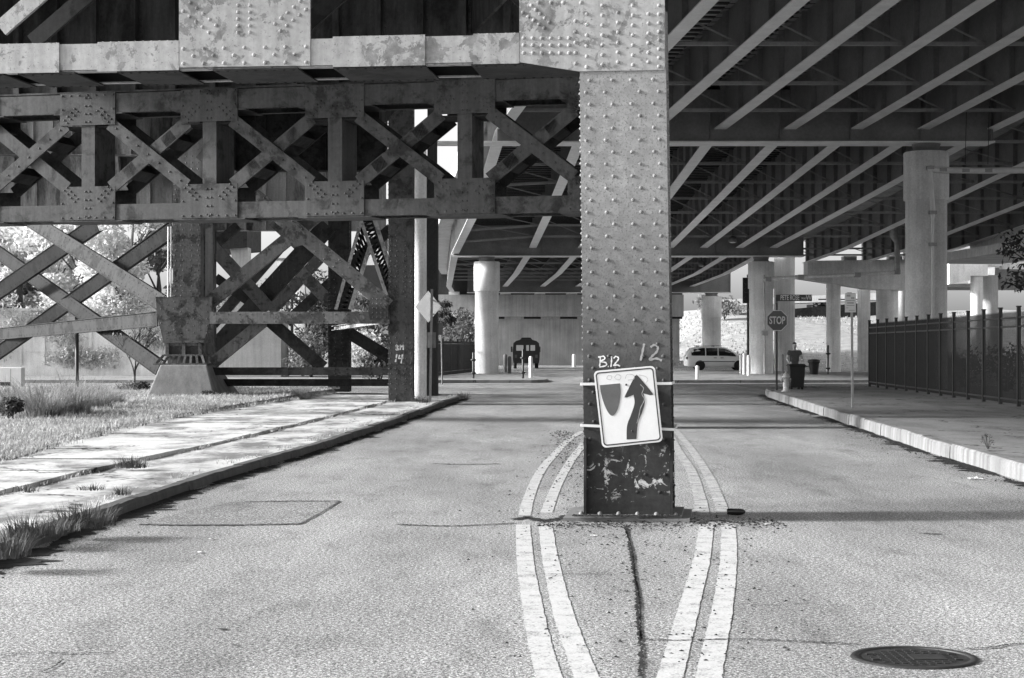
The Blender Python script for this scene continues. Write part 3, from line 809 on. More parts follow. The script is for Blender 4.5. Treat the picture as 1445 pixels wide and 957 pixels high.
# bearings at the head of the second leg, and the strip of plate with holes beside it
mb = MB(); mb.prism([(240,196),(292,196),(292,288),(256,288),(256,250),(240,240)], -.1, -.06, f)
for i in range(6):
    for j in range(9): 
        p = f(246+i*8.5, 203+j*9, -.1); 
        if j < 4 or i > 1: mb.rivet(p, (0,-1,0), .028, seg=6)
mb.build('gusset_plate', 'plate', tw)

ped = MB()
b0 = [at(205,0,TY-.75).x, at(307,0,TY-.75).x]; t0 = [at(226,0,TY-.4).x, at(292,0,TY-.4).x]
zt_ = at(0,515,TY-.4).z; zb_ = .05
ped.add([(b0[0],TY-.95,zb_),(b0[1],TY-.95,zb_),(b0[1]+.45,TY+1.7,zb_),(b0[0],TY+1.7,zb_),(t0[0],TY-.4,zt_),(t0[1],TY-.4,zt_),(t0[1]+.05,TY+1.15,zt_),(t0[0],TY+1.15,zt_)],
        [(0,1,2,3),(4,7,6,5),(0,4,5,1),(1,5,6,2),(2,6,7,3),(3,7,4,0)])
tag(ped.build('concrete_pedestal', 'pedestal', bevel=.04), 'battered concrete pedestal under the second leg of the viaduct tower', 'pedestal')

# ---- the deck carried above: slab and plate girders
vd = thing('viaduct_deck', 'dark riveted plate girders and floor of the railway viaduct high overhead', 'bridge deck', (0, 40, 8))
mb = MB()
re = [(2.3,17.6),(1.2,30),(-3.5,54),(-5.6,75),(-6.4,82)]; le = [(-12.6,17.6),(-12.6,30),(-12.6,54),(-17,75),(-18.4,82)]
n = len(re); vs = [(x, y-40, 2.7) for x, y in le]+[(x, y-40, 2.7) for x, y in re]+[(x, y-40, 3.4) for x, y in le]+[(x, y-40, 3.4) for x, y in re]
fs = []
for i in range(n-1): fs += [(i,i+1,n+i+1,n+i),(2*n+i,3*n+i,3*n+i+1,2*n+i+1),(i,2*n+i,2*n+i+1,i+1),(n+i,n+i+1,3*n+i+1,3*n+i)]
fs += [(0,n,3*n,2*n),(n-1,3*n-1,4*n-1,2*n-1)]
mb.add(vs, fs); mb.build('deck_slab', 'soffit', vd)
def pgirder(name, px0, px1, Y, z0, z1, mat, stif=.62, riv=True):
    mb = MB(); x0, x1 = at(px0,0,Y).x, at(px1,0,Y).x; y = Y-40; z0 -= 8; z1 -= 8
    mb.box(x0, x1, y, y+.03, z0+.03, z1-.03); mb.box(x0, x1, y-.2, y+.22, z0, z0+.03); mb.box(x0, x1, y-.2, y+.22, z1-.03, z1)
    mb.box(x0, x1, y-.016, y-.001, z0+.03, z0+.22)
    n = int((x1-x0)/stif)
    for i in range(n+1):
        x = lerp(x0+.05, x1-.05, i/max(n,1)); mb.box(x-.05, x+.05, y-.016, y-.001, z0+.22, z1-.03); mb.box(x-.012, x+.012, y-.12, y-.016, z0+.06, z1-.05)
        if riv:
            k = 0
            while z0+.3+k*.16 < z1-.1: mb.rivet((x-.032, y-.016, z0+.3+k*.16), (0,-1,0), .024, seg=5); k += 1
    if riv:
        for i in range(int((x1-x0)/.17)): mb.rivet((x0+.17*i, y-.016, z0+.14), (0,-1,0), .024, seg=5)
    return mb.build(name, mat, vd)
pgirder('plate_girder', -120, 243, 56, 7.75, 10.65, 'plate')
pgirder('plate_girder', -140, 246, 70, 6.9, 10.6, 'plate', .9)
pgirder('plate_girder', 330, 547, 57, 7.35, 10.65, 'dark', .85)
pgirder('plate_girder', 290, 545, 84, 7.2, 10.6, 'plate', .9)
mb = MB()
for a, b in zip(re, re[1:]): mb.bar((a[0]-.5, a[1]-40, 1.55), (b[0]-.5, b[1]-40, 1.55), 2.3, .06, (1,0,0))
for a, b in zip(le, le[1:]): mb.bar((a[0]+.5, a[1]-40, 1.55), (b[0]+.5, b[1]-40, 1.55), 2.3, .06, (1,0,0))
mb.build('fascia_girder', 'dplate', vd)

# white steel post and dark laced column beside the road-side leg
mb = MB(); p = at(592.5, 0, 55.2); r_ = .21
zt2 = at(0,208,55.2).z
mb.lathe([(r_,.0),(r_,zt2-.12),(r_*.92,zt2-.05),(r_*.7,zt2-.015),(0.001,zt2)], (p.x, p.y, 0), 24)
tag(mb.build('steel_post', 'pipe'), 'tall white round post with a domed top just behind the road side tower leg', 'post')
lc = thing('laced_column', 'black laced steel column between the white post and the pale sky', 'column', at(609.5, 490, 60)-Vector((0,0,H)))
mb = MB()
for x in (-.17, .17): mb.box(x-.03, x+.03, -.03, .03, 0, 7.7); mb.box(x-.03, x+.03, .5, .56, 0, 7.7)
mb.box(-.06,.06,.02,.06,0,10.2); mb.box(-.17,.17,.3,.33,0,10.2); mb.build('chord', 'black', lc)
mb = MB()
for i in range(22):
    z = i*.34; mb.bar((-.15,-.02,z), (.15,-.02,z+.34), .06, .02); mb.bar((.15,-.0,z), (-.15,-.0,z+.34), .06, .02)
mb.build('lacing', 'black', lc)
# ------------------------------------------------------------------ the highway overpass on the right
hd = thing('overpass_deck', 'wide steel girder underside of the highway overpass on the right', 'bridge deck', (6, 64, 8))
OV = Vector((6, 64, 8))
GA = [-.4, 2.6, 5.0, 7.4, 9.9, 12.3, 14.7, 17.2, 21.0, 25.0, 28.6]        # girder lines at the first cap
GB = [-3.4, 1.2, 4.1, 6.9, 9.3, 11.3, 13.4, 15.4, 19.8, 23.6, 26.4]
GC = [-5.4, -.6, 2.6, 5.6, 8.4, 10.9, 13.2, 15.4, 19.5, 23.2, 25.9]
st = {}
for i in range(11):
    s = .137-.004*i
    st[i] = [(GA[i]+s*46, 18, 9.5+.059*46), (GA[i]+s*20, 44, 9.5+.059*20), (GA[i], 64, 9.5),
             (lerp(GA[i],GB[i],.45)+(.0 if i else .1), 84, 8.55 if i else 8.3), (GB[i], 105, 7.55 if i else 7.2), (lerp(GB[i],GC[i],.5), 128, 7.0), (GC[i], 152, 6.9), (GC[i]-.2, 166, 6.9)]
    if i > 7: st[i] = st[i][:5]+[(lerp(GB[i],GC[i],.3), 119, 7.35)]
DEP = 1.55
for i in range(11):
    w_, fl, sf = MB(), MB(), MB()
    P = [Vector(p)-OV for p in st[i]]
    for k, (a, b) in enumerate(zip(P, P[1:])):
        up = Vector((0,0,DEP/2+.03))
        w_.bar(a+up, b+up, DEP, .02, (1,0,0))
        fl.bar(a, b, .036, .44, (1,0,0)); w_.bar(a+Vector((0,0,DEP+.04)), b+Vector((0,0,DEP+.04)), .03, .35, (1,0,0))
        L = (b-a).length; n = int(L/2.4)
        for m in range(n):
            q = a.lerp(b, (m+.5)/n)
            for s in (-1, 1): sf.box(q.x+s*.10-.085, q.x+s*.10+.085, q.y-.008, q.y+.008, q.z+.03, q.z+DEP)
    g_ = fl.build('girder', 'flange', hd)
    # thicker end plates where the flange meets the cap
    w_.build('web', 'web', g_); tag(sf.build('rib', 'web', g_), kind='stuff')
# cross frames
for Y in (24,29.5,35,40.5,46,51.5,57,61.5,68,73.5,79,84.5,90,95.5,101,109,115,121,127,133,139,145):
    mb = MB(); pr = []
    for i in range(11):
        for a, b in zip(st[i], st[i][1:]):
            if a[1] <= Y <= b[1]:
                pr.append(Vector(a).lerp(Vector(b), (Y-a[1])/(b[1]-a[1]))-OV); break
    for a, b in zip(pr, pr[1:]):
        z0 = Vector((0,0,.28)); z1 = Vector((0,0,DEP-.1))
        mb.bar(a+z0, b+z0, .11, .12, (0,1,0)); mb.bar(a+z1, b+z0, .05, .04)
    mb.build('cross_frame', 'frame', hd)
# slab with its ribbed steel forms, and the left overhang's fascia
mb = MB(); vs = []
for k in range(8):
    a, b = st[0][k], st[7][k]; z = DEP+.07
    e0, e1 = a[0]-(.35 if k < 3 else 1.0), b[0]+.5
    zz = max(a[2], b[2])+z
    vs += [(e0-6, a[1]-64, a[2]+z-8), (e1-6, b[1]-64, b[2]+z-8), (e0-6, a[1]-64, a[2]+z-8+.9), (e1-6, b[1]-64, b[2]+z-8+.9)]
fs = []
for k in range(7):
    o = k*4; fs += [(o,o+1,o+5,o+4),(o+2,o+6,o+7,o+3),(o,o+4,o+6,o+2),(o+1,o+3,o+7,o+5)]
fs += [(0,2,3,1),(28,29,31,30)]
mb.add(vs, fs)
for k in range(5):                     # the part carried by the outer three girders
    q = []
    for a, b in ((st[7][k], st[10][k]), (st[7][k+1] if k < 4 else Vector(st[7][4]).lerp(Vector(st[7][5]), 14/23), st[10][k+1])):
        for dz in (0, .9): q += [(a[0]-5.45, a[1]-64, a[2]+DEP-7.93+dz), (b[0]-5.0, b[1]-64, b[2]+DEP-7.93+dz)]
    mb.add(q, [(0,1,5,4),(2,6,7,3),(0,4,6,2),(1,3,7,5)]+([(4,5,7,6)] if k == 4 else []))
mb.build('deck_slab', 'conc2', hd)
fr = MB()
for k in range(7):
    q0, q1, r0, r1 = st[0][k], st[7][k], st[0][k+1], st[7][k+1]
    n = int((r0[1]-q0[1])/.55)
    for m in range(n):
        t = (m+.5)/n; z = DEP+.05
        p = Vector((lerp(q0[0],r0[0],t), lerp(q0[1],r0[1],t), lerp(q0[2],r0[2],t)+z))-OV; q = Vector((lerp(q1[0],r1[0],t), lerp(q1[1],r1[1],t), lerp(q1[2],r1[2],t)+z))-OV
        fr.bar(p, q, .05, .22, (0,1,0))
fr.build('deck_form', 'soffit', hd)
# cap girders on their columns
def cap(px0, px1, Y, zb, h, nm='cap_girder', over=0):
    mb = MB(); x0, x1 = at(px0,0,Y).x-6, at(px1,0,Y).x-6; y = Y-64; z = zb-8
    mb.box(x0, x1, y-.5, y-.48, z+.05, z+h); mb.box(x0, x1, y+.48, y+.5, z+.05, z+h)
    c_ = mb.build(nm, 'web', hd)
    mb = MB(); mb.box(x0-.05-over, x1+.05, y-.62, y+.62, z, z+.05)
    mb.build('flange', 'flange', c_)
    mb = MB()
    n = int((x1-x0)/2.4)
    for i in range(n+1): xx = lerp(x0+.1, x1-.1, i/n); mb.box(xx-.012, xx+.012, y-.6, y-.502, z+.05, z+h)
    tag(mb.build('rib', 'web', c_), kind='stuff')
cap(702, 1396, 64, 9.03, 1.9, over=2.4)
cap(640, 1132, 105, 7.05, 1.9)
cap(660, 1030, 152, 6.35, 1.9)
# round concrete columns
def rcol(name, label, px, Y, r, ztop, collar, cz, mat='conc', group=None, z0=0, bearing=True):
    p = at(px, 490, Y); t = thing(name, label, 'column', (p.x, p.y, z0), 0, group)
    mb = MB()
    if collar: mb.lathe([(r,0),(r,cz-z0),(r+.004,cz-z0)], (0,0,0), 40)
    else: mb.lathe([(r,0),(r,ztop-z0)], (0,0,0), 40)
    mb.build('shaft', mat, t)
    if collar:
        mb = MB(); mb.lathe([(r+.005,cz-z0),(r+.07,cz-z0+.02),(r+.07,ztop-z0-.04),(r+.03,ztop-z0)], (0,0,0), 40); mb.build('capital', mat, t)
    if bearing:
        mb = MB(); mb.lathe([(r*.75,ztop-z0),(r*.62,ztop-z0+.1),(r*.70,ztop-z0+.29)], (0,0,0), 20); mb.build('bearing', 'web', t)
    return t
GR = 'round concrete columns under the overpass'
rcol('concrete_column', 'largest pale round column rising behind the black fence with a pipe down its face', 1307, 64, .74, 8.74, True, 6.98, group=GR)
rcol('concrete_column', 'round overpass column hidden behind the riveted steel column', 884, 64, .74, 8.74, True, 6.98, group=GR)
rcol('concrete_column', 'round column left of centre with a bright left side by the dark coach', 687, 105, .70, 6.76, True, 5.0, group=GR, z0=.14)
rcol('concrete_column', 'pale round column just behind the stop sign', 1074, 105, .70, 6.76, True, 5.15, group=GR, z0=.13)
rcol('concrete_column', 'distant round column rising behind the pale minivan', 1004, 152, .80, 6.05, True, 4.2, group=GR)
# drain pipes
dp = thing('drain_pipe', 'galvanised drain pipe running down the face of the largest column', 'pipe', at(1316, 490, 63.2)-Vector((0,0,H)))
def lp(px, py, Y=63.2): 
    p = at(px, py, Y)-at(1316,490,63.2); return (p.x, p.y, p.z+H)
mb = MB(); mb.tube([lp(1316,305), lp(1316.5,480), lp(1317,555)], .055, 10); mb.tube([lp(1312,238), lp(1314,262), lp(1316,296), lp(1316,308)], [.08,.085,.10,.07], 10)
mb.build('downpipe', 'white', dp)
mb = MB(); mb.tube([lp(1310,236), lp(1320,240), lp(1390,241), lp(1500,240)], .115, 10); mb.build('cross_pipe', 'white', dp)
for px, py in ((1312,237),(1316,300),(1316,345),(1362,241),(1394,241),(1330,240)): 
    q = Vector(lp(px,py)); mb = MB(); mb.box(q.x-.13, q.x+.13, q.y-.12, q.y+.16, q.z-.06, q.z+.06); mb.build('clamp', 'galv', dp)
mb = MB()
for px in (1362, 1394): mb.tube([lp(px,232), lp(px+2,150)], .012, 5)
mb.build('hanger_rod', 'black', dp)
d2 = thing('drain_pipe', 'long drain pipe sloping from the stop sign column to the concrete cross beam', 'pipe', at(1270, 490, 100)-Vector((0,0,H)))
def lp2(px, py, Y=100): 
    p = at(px, py, Y)-at(1270,490,100); return (p.x, p.y, p.z+H)
mb = MB(); mb.tube([lp2(1078,396), lp2(1086,393), lp2(1180,389), lp2(1270,384)], .10, 8); mb.build('cross_pipe', 'conc', d2)
mb = MB(); mb.tube([lp2(1078,388), lp2(1079,440), lp2(1079,528)], .06, 8); mb.tube([lp2(1266,384), lp2(1266,358), lp2(1265,342), lp2(1261,334), lp2(1261,322)], [.17,.17,.12,.22,.26], 10); mb.build('downpipe', 'galv', d2)
for px, py in ((1084,394),(1130,391),(1210,388),(1266,384),(1079,470)): 
    q = Vector(lp2(px,py)); mb = MB(); mb.box(q.x-.16, q.x+.16, q.y-.14, q.y+.18, q.z-.13, q.z+.13); mb.build('clamp', 'galv', d2)
# small lamps under the deck
for px, py, Y, lb in ((1034,338,101,'small flood lamp hung under the overpass nearest the big column'),(990,372,120,'small flood lamp hung farther back under the overpass')):
    t = thing('under_bridge_lamp', lb, 'lamp', at(px, py, Y), 0, 'lamps under the overpass')
    mb = MB(); mb.lathe([(.02,.35),(.05,.2),(.22,.12),(.26,-.1),(.20,-.16)], (0,0,0), 12); mb.build('lamp_housing', 'dgrey', t)
    mb = MB(); mb.lathe([(.19,-.161),(.12,-.2),(.01,-.22)], (0,0,0), 12); mb.build('lens', 'lampw', t)
    mb = MB(); mb.box(-.015,.015,-.015,.015,.35,1.6); mb.build('hanger_rod', 'black', t)

# the overpass's far abutment
ab = thing('abutment_wall', 'pale concrete abutment wall with girder seats closing the overpass', 'wall', (2, 166, 0))
mb = MB(); mb.box(-16, 3.2+10.5, 0, 2.5, 0, 4.35); mb.build('wall', 'conc2', ab)
mb = MB(); mb.box(-16.3, 14.0, .3, .6, 4.35, 9.4); mb.build('dark_backing', 'black', ab)  # black sheet added behind the seats so the gaps read as shade
mb = MB(); mb.box(-16.3, 14.0, -.9, -.002, 4.55, 6.6); 
mb.build('cap_beam', 'conc2', ab)
mb = MB()
for x in (-12,-8.6,-5.2,-1.8,1.6,5,8.4,11.8): mb.box(x-.9, x+.9, -.3, -.003, 4.35, 4.549)
mb.build('ledge', 'conc2', ab)
for x in (-7.4,-2.6,.6,3.6,6.4,8.9,11.2):
    mb = MB(); mb.box(x-.5, x+.5, -.8, .2, 6.6, 6.88); mb.build('girder_seat', 'conc', ab)

# concrete cross beam and piers of the next ramp, on the right
hb = thing('hammerhead_pier', 'concrete cross beam with tapered ends on round columns behind the stop sign', 'bridge pier', at(1200, 490, 118)-Vector((0,0,H)))
o = at(1200, 490, 118)
def hp(px, py, Y=118): p = at(px, py, Y); return (p.x-o.x, p.y-o.y, p.z)
mb = MB(); f3 = lambda u, v, d: (hp(u,v)[0], d, hp(u,v)[2])
mb.prism([(1120,389),(1137,389),(1137,369),(1276,367),(1276,410),(1226,409),(1122,393)], -.9, .9, f3); mb.build('cross_beam', 'conc', hb)
mb = MB()
for px in (1198, 1262): mb.prism([(px-9,362),(px+9,362),(px+9,368),(px-9,368)], -.5, .5, f3)
mb.build('girder_seat', 'conc', hb)
for px, wd in ((1176,20),(1252,31)):
    mb = MB(); r_ = wd/2*118/F; mb.lathe([(r_,0),(r_,hp(0,395)[2])], (hp(px,0)[0], .0, 0), 28); mb.build('shaft', 'conc', hb)
hb2 = thing('hammerhead_pier', 'concrete beam and shaded round columns farther right beyond the fence', 'bridge pier', at(1400, 490, 125)-Vector((0,0,H)))
o2 = at(1400, 490, 125)
f4 = lambda u, v, d: (at(u,v,125).x-o2.x, d, at(u,v,125).z)
mb = MB(); mb.prism([(1335,352),(1389,350),(1389,390),(1365,390),(1365,396),(1335,402)], -.9, .9, f4); mb.build('cross_beam', 'conc', hb2)
mb = MB(); mb.prism([(1389,357),(1412,357),(1412,376),(1389,376)], -.6, .6, f4); mb.build('girder_seat', 'conc', hb2)
mb = MB(); mb.prism([(1412,352),(1640,342),(1640,380),(1412,380)], -.3, .3, f4); mb.build('girder', 'conc', hb2)
mb = MB(); mb.prism([(1340,404),(1640,404),(1640,372),(1412,376),(1412,398),(1340,400)], 1.5, 9, f4); mb.build('deck_slab', 'web', hb2)
for px, wd, m in ((1401,24,'conc2'),(1376,17,'conc')):
    mb = MB(); r_ = wd/2*125/F; mb.lathe([(r_,0),(r_,f4(0,388,0)[2])], (f4(px,0,0)[0], .9 if px==1401 else -.4, 0), 24); mb.build('shaft', m, hb2)
GR2 = 'plain round columns of the far ramp'
for px, wd, Y, yt, lb in ((1107,29,128,360,'shaded round ramp column directly right of the stop sign pole'),(1219,18,128,398,'shaded slim ramp column left of the fence end'),(1273,10,130,398,'narrow shaded ramp column beside the largest column')):
    p = at(px,490,Y); t = MB(); r_ = wd/2*Y/F; t.lathe([(r_,0),(r_,at(0,yt,Y).z)], (p.x, p.y, 0), 26)
    tag(t.build('ramp_column', 'conc2'), lb, 'column', GR2)
# curved ramp with a pale parapet, upper right
rp = thing('curved_ramp', 'pale curved ramp parapet sweeping out at the right edge', 'ramp', (22, 92, 0))
mb = MB(); mb2 = MB(); arc = []
for i in range(15):
    t = i/14; px = lerp(1372, 1560, t); py = 352+6*math.sin(t*2.2)-4*t
    Y = lerp(104, 84, t); arc.append((px, py, Y))
pp = []
for (px, py, Y) in arc: 
    p = at(px, py, Y); pp.append(Vector((p.x-22, p.y-92, p.z)))
for a, b in zip(pp, pp[1:]):
    zz = 7.1-.0
    mb.bar(Vector((a.x,a.y,7.75)), Vector((b.x,b.y,7.75)), 1.3, .3, (0,1,0)); mb2.bar(Vector((a.x,a.y-.25,7.02)), Vector((b.x,b.y-.25,7.02)), .3, .8, (0,1,0))
    mb2.bar(Vector((a.x,a.y+2.5,6.95)), Vector((b.x,b.y+2.5,6.95)), .5, 4.6, (0,1,0))
mb.build('parapet', 'conc', rp); mb2.build('deck_slab', 'conc', rp)
# low dark bridge far off above the bank
fb = thing('distant_bridge', 'distant bridge deck on slim piers above the grassy bank', 'bridge', at(1150, 490, 215)-Vector((0,0,H)))
o3 = at(1150,490,215); f5 = lambda u, v, d: (at(u,v,215).x-o3.x, d, at(u,v,215).z)
mb = MB(); mb.prism([(1010,433),(1240,424),(1240,414),(1010,424)], -3, 3, f5); mb.build('parapet', 'conc', fb)
mb = MB(); mb.prism([(1100,452),(1240,446),(1240,426),(1120,436)], -2.5, 2.5, f5); mb.build('girder', 'dark', fb)
for px in (1040,1142,1210,1228):
    mb = MB(); mb.prism([(px-3,500),(px+3,500),(px+3,430),(px-3,430)], -.4, .4, f5); mb.build('pier', 'conc', fb)
# ------------------------------------------------------------------ signs, street furniture, vehicles, people
# keep-right sign strapped to the column
SY = -.13
ks = thing('traffic_sign', 'white keep right sign with curved black arrow strapped crooked to the riveted column', 'road sign', O1+Vector((-math.sin(a1)*0, 0, 0)), -a1)
def zs(zx, zy):       # a point of the sign, from an enlarged view of it
    return uz1(700+zx/2.989, 460+zy/2.989)
cs = [zs(415,190), zs(672,167), zs(706,485), zs(452,512)]
def sq(a, b):          # unit square over the sign's face
    t = [cs[0][i]*(1-a)+cs[1][i]*a for i in (0,1)]; u = [cs[3][i]*(1-a)+cs[2][i]*a for i in (0,1)]
    return tuple(t[i]*(1-b)+u[i]*b for i in (0,1))
def rrect(m, r):
    W, Hh = .61, .762; out = []
    for cx_, cy_, a0 in ((W-m-r, m+r, -90), (W-m-r, Hh-m-r, 0), (m+r, Hh-m-r, 90), (m+r, m+r, 180)):
        for k in range(7):
            t = R(a0+15*k); out.append(sq((cx_+r*math.cos(t))/W, (cy_+r*math.sin(t))/Hh))
    return out
mb = MB(); plate(mb, rrect(0, .045), SY, SY+.004); mb.build('sign_panel', 'signw', ks)
mb = MB(); A, B = rrect(.017, .036), rrect(.029, .028); n = len(A)
mb.add([(u, SY-.0025, v) for u, v in A]+[(u, SY-.0025, v) for u, v in B], [(i, (i+1)%n, n+(i+1)%n, n+i) for i in range(n)]); mb.build('border', 'signk', ks, recalc=False)
def face(name, pts, y, mat):
    mb = MB(); mb.prism([zs(*p) for p in pts], y, y+.0015, lambda u, v, d: (u, d, v)); return mb.build(name, mat, ks)
def smooth(pts, k=6):
    P = [pts[0]]+list(pts)+[pts[-1]]; q = []
    for i in range(1, len(P)-2):
        for m in range(k):
            t = m/k; a, b, c_, d = P[i-1], P[i], P[i+1], P[i+2]
            q.append(tuple(.5*((2*b[j])+(-a[j]+c_[j])*t+(2*a[j]-5*b[j]+4*c_[j]-d[j])*t*t+(-a[j]+3*b[j]-3*c_[j]+d[j])*t**3) for j in (0,1)))
    return q+[pts[-1]]
face('shield', [(442,249)]+smooth([(526,241),(529,282),(521,335),(509,364),(494,377),(478,365),(460,328),(446,280),(442,249)])[:-1], SY-.003, 'signr')
face('arrow', smooth([(594,207),(603,212),(661,281),(660,289),(653,291)],4)+smooth([(624,283),(630,318),(619,362),(601,408),(595,474)],7)+smooth([(554,476),(556,418),(574,368),(587,325),(583,289)],7)+smooth([(556,300),(549,300),(548,292),(588,211)],4), SY-.003, 'signk')
strokes('scratch', [[(700+x/2.989, 460+y/2.989) for x, y in ((611,246),(625,262),(618,285),(628,310),(612,345),(604,385),(597,408))]], .006, SY-.0042, ks, uz1, 'galv')
strokes('scratch', [[(700+x/2.989, 460+y/2.989) for x, y in L] for L in (((470,222),(478,208),(492,212),(486,226),(472,222)),((503,218),(515,203),(530,212),(524,226),(506,222)),((548,222),(556,205),(580,205),(586,222),(560,228)),((606,206),(632,212),(643,226),(636,238)))], .004, SY-.0042, ks, uz1, 'galv')
for b in ((552,247),(577,441)):
    mb = MB(); q = zs(*b); mb.rivet((q[0], SY-.003, q[1]), (0,-1,0), .011, seg=8); mb.build('bolt', 'iron', ks)
for (l, r) in (((822,542),(946,541)), ((822,600),(950,606))):
    (ul, zl), (ur, zr) = uz1(*l), uz1(*r); mb = MB()
    for (xa, ya), (xb, yb_), za, zb2 in (((ul-.016,-.045),(ur+.016,-.045),zl,zr), ((ul-.016,-.045),(ul-.016,D+.03),zl,zl), ((ur+.016,-.045),(ur+.016,D+.03),zr,zr), ((ul-.016,D+.03),(ur+.016,D+.03),zl,zr)):
        mb.bar((xa,ya,za),(xb,yb_,zb2), .026, .006, (0,1,0) if ya==yb_ else (1,0,0))
    for s, yy in ((sq(.5,.2)[0], SY),): mb.box(s-.06, s+.06, SY+.0045, -.046, (zl+zr)/2-.02, (zl+zr)/2+.02)
    mb.build('strap', 'signw', ks)

# stop sign with a street name blade
p = gp(1096, 551, .22); Ys = p.y; s_ = Ys/F
ss = thing('stop_sign', 'octagonal stop sign on a dark pole with a street name blade above', 'stop sign', (p.x, p.y, .222))
mb = MB(); mb.tube([(0,0,0),(0,0,(551-420)*s_)], .038, 10); mb.build('pole', 'black', ss)
cz = (551-452.5)*s_; cx0 = .4*s_; rr = 14.6*s_/math.cos(R(22.5))
octa = lambda r: [(cx0+r*math.cos(R(22.5+45*k)), cz+r*math.sin(R(22.5+45*k))) for k in range(8)]
mb = MB(); plate(mb, octa(rr), -.052, -.048); mb.build('sign_panel', 'signw', ss)
mb = MB(); plate(mb, octa(rr*.93), -.056, -.053); mb.build('sign_face', 'signr', ss)
text('STOP', .36, (cx0, -.0575, cz-.005), 0, 'signw', ss, off=.008, sx=.63)
bz = (551-420.5)*s_; bw_ = 51*s_; bx = bw_/2-.03
mb = MB(); mb.box(bx-bw_/2, bx+bw_/2, -.012, .012, bz-4.6*s_, bz+4.6*s_); mb.build('name_blade', 'signg', ss)
text('PETE ROSE', .235, (bx-.14, -.0135, bz), 0, 'signw', ss, off=.004, sx=.58)
text('WAY', .085, (bx+.345, -.0135, bz-.02), 0, 'signw', ss, off=.003, sx=.9); text('W', .235, (bx+.51, -.0135, bz), 0, 'signw', ss, off=.004, sx=.8)
mb = MB(); mb.box(-.03,.03,-.03,.03,bz-4.6*s_-.06,bz-4.6*s_); mb.build('bracket', 'galv', ss)

# parking regulation sign
p = gp(1203, 575, .22); s_ = p.y/F
ps = thing('parking_sign', 'small white regulation sign on a slim pole by the right kerb', 'road sign', (p.x, p.y, .222))
mb = MB(); mb.bar((0,0,0),(-.02,0,(575-418)*s_), .055, .04); mb.build('pole', 'galv', ps)
x0, x1, z0, z1 = (1192-1203)*s_, (1207.5-1203)*s_, (575-441)*s_, (575-414)*s_
mb = MB(); mb.box(x0, x1, -.032, -.027, z0, z1); mb.build('sign_panel', 'signw', ps)
mb = MB()
for k, (a, b, h) in enumerate(((.15,.5,.05),(.55,.85,.05),(.12,.88,.02),(.2,.8,.035),(.15,.85,.02),(.1,.3,.015),(.35,.9,.015))):
    zz = lerp(z1-.06, z0+.05, k/6); mb.box(lerp(x0,x1,a), lerp(x0,x1,b), -.034, -.0325, zz-h/2, zz+h/2)
mb.build('printed_line', 'galv', ps)

# signs seen from behind at the end of the left pavement
p = gp(607, 567, .13)
ds = thing('diamond_sign', 'grey back of a diamond warning sign on a leaning pole at the kerb end', 'road sign', (p.x, p.y, .13), 0); s_ = p.y/F
mb = MB(); mb.bar((0,0,0),((609.5-607)*s_,0,(567-408)*s_), .07, .05); mb.build('pole', 'dgrey', ds)
mb = MB(); c0 = Vector(((603.5-607)*s_, .045, (567-432.5)*s_)); yaw = R(-32)
q = [(-.46,0),(0,.46),(.46,0),(0,-.46)]
def dgp(u, v, d): return (c0.x+u*math.cos(yaw)-d*math.sin(yaw), c0.y+u*math.sin(yaw)+d*math.cos(yaw)+.30, c0.z+v)
mb.prism(q, 0, .004, dgp); mb.build('sign_panel', 'signback', ds)
mb = MB(); mb.bar((0,.02,c0.z+.2),(0.02,.34,c0.z+.2), .03,.03); mb.bar((0,.02,c0.z-.2),(0.02,.34,c0.z-.2), .03,.03); mb.build('bracket', 'galv', ds)
mb = MB(); mb.box((603-607)*s_, (615-607)*s_, .03, .034, (567-491)*s_, (567-469)*s_); mb.build('plaque', 'dgrey', ds)
p = gp(624, 542, .02)
qs = thing('parking_sign', 'small pale sign plate on a thin pole behind the diamond sign', 'road sign', (p.x, p.y, .0)); s_ = p.y/F
mb = MB(); mb.tube([(0,0,0),(-.04,0,(542-454)*s_)], .035, 8); mb.build('pole', 'dgrey', qs)
mb = MB(); mb.box(-6*s_, 1*s_, -.045, -.04, (542-472)*s_, (542-455)*s_); mb.build('sign_panel', 'signback', qs)

# black picket fence along the right pavement
fa, fbp = Vector((13.62, 67.5, .2)), Vector((12.25, 36.2, .2))
L = (fbp-fa).length; d_ = (fbp-fa).normalized(); NP = int(L/1.95); dl = L/NP
fn = thing('picket_fence', 'tall black steel picket fence along the right pavement', 'fence', fa, 0)
rl = MB()
for z in (.18, 2.02, 2.24): rl.bar(Vector((0,0,z)), d_*L+Vector((0,0,z)), .045, .04, (1,0,0))
rl.build('rail', 'black', fn)
for i in range(NP+1):
    q = d_*(dl*i); mb = MB(); mb.box(q.x-.042, q.x+.042, q.y-.042, q.y+.042, -.02, 2.50); mb.box(q.x-.055, q.x+.055, q.y-.055, q.y+.055, 2.50, 2.53); mb.build('post', 'black', fn)
    if i < NP:
        mb = MB(); n = 17
        for k in range(1, n):
            r_ = q+d_*(dl*k/n); mb.box(r_.x-.009, r_.x+.009, r_.y-.009, r_.y+.009, .08, 2.36)
            mb.add([(r_.x-.009,r_.y-.009,2.36),(r_.x+.009,r_.y-.009,2.36),(r_.x+.009,r_.y+.009,2.36),(r_.x-.009,r_.y+.009,2.36),(r_.x,r_.y,2.42)], [(0,1,4),(1,2,4),(2,3,4),(3,0,4)])
        mb.build('picket_panel', 'black', fn)
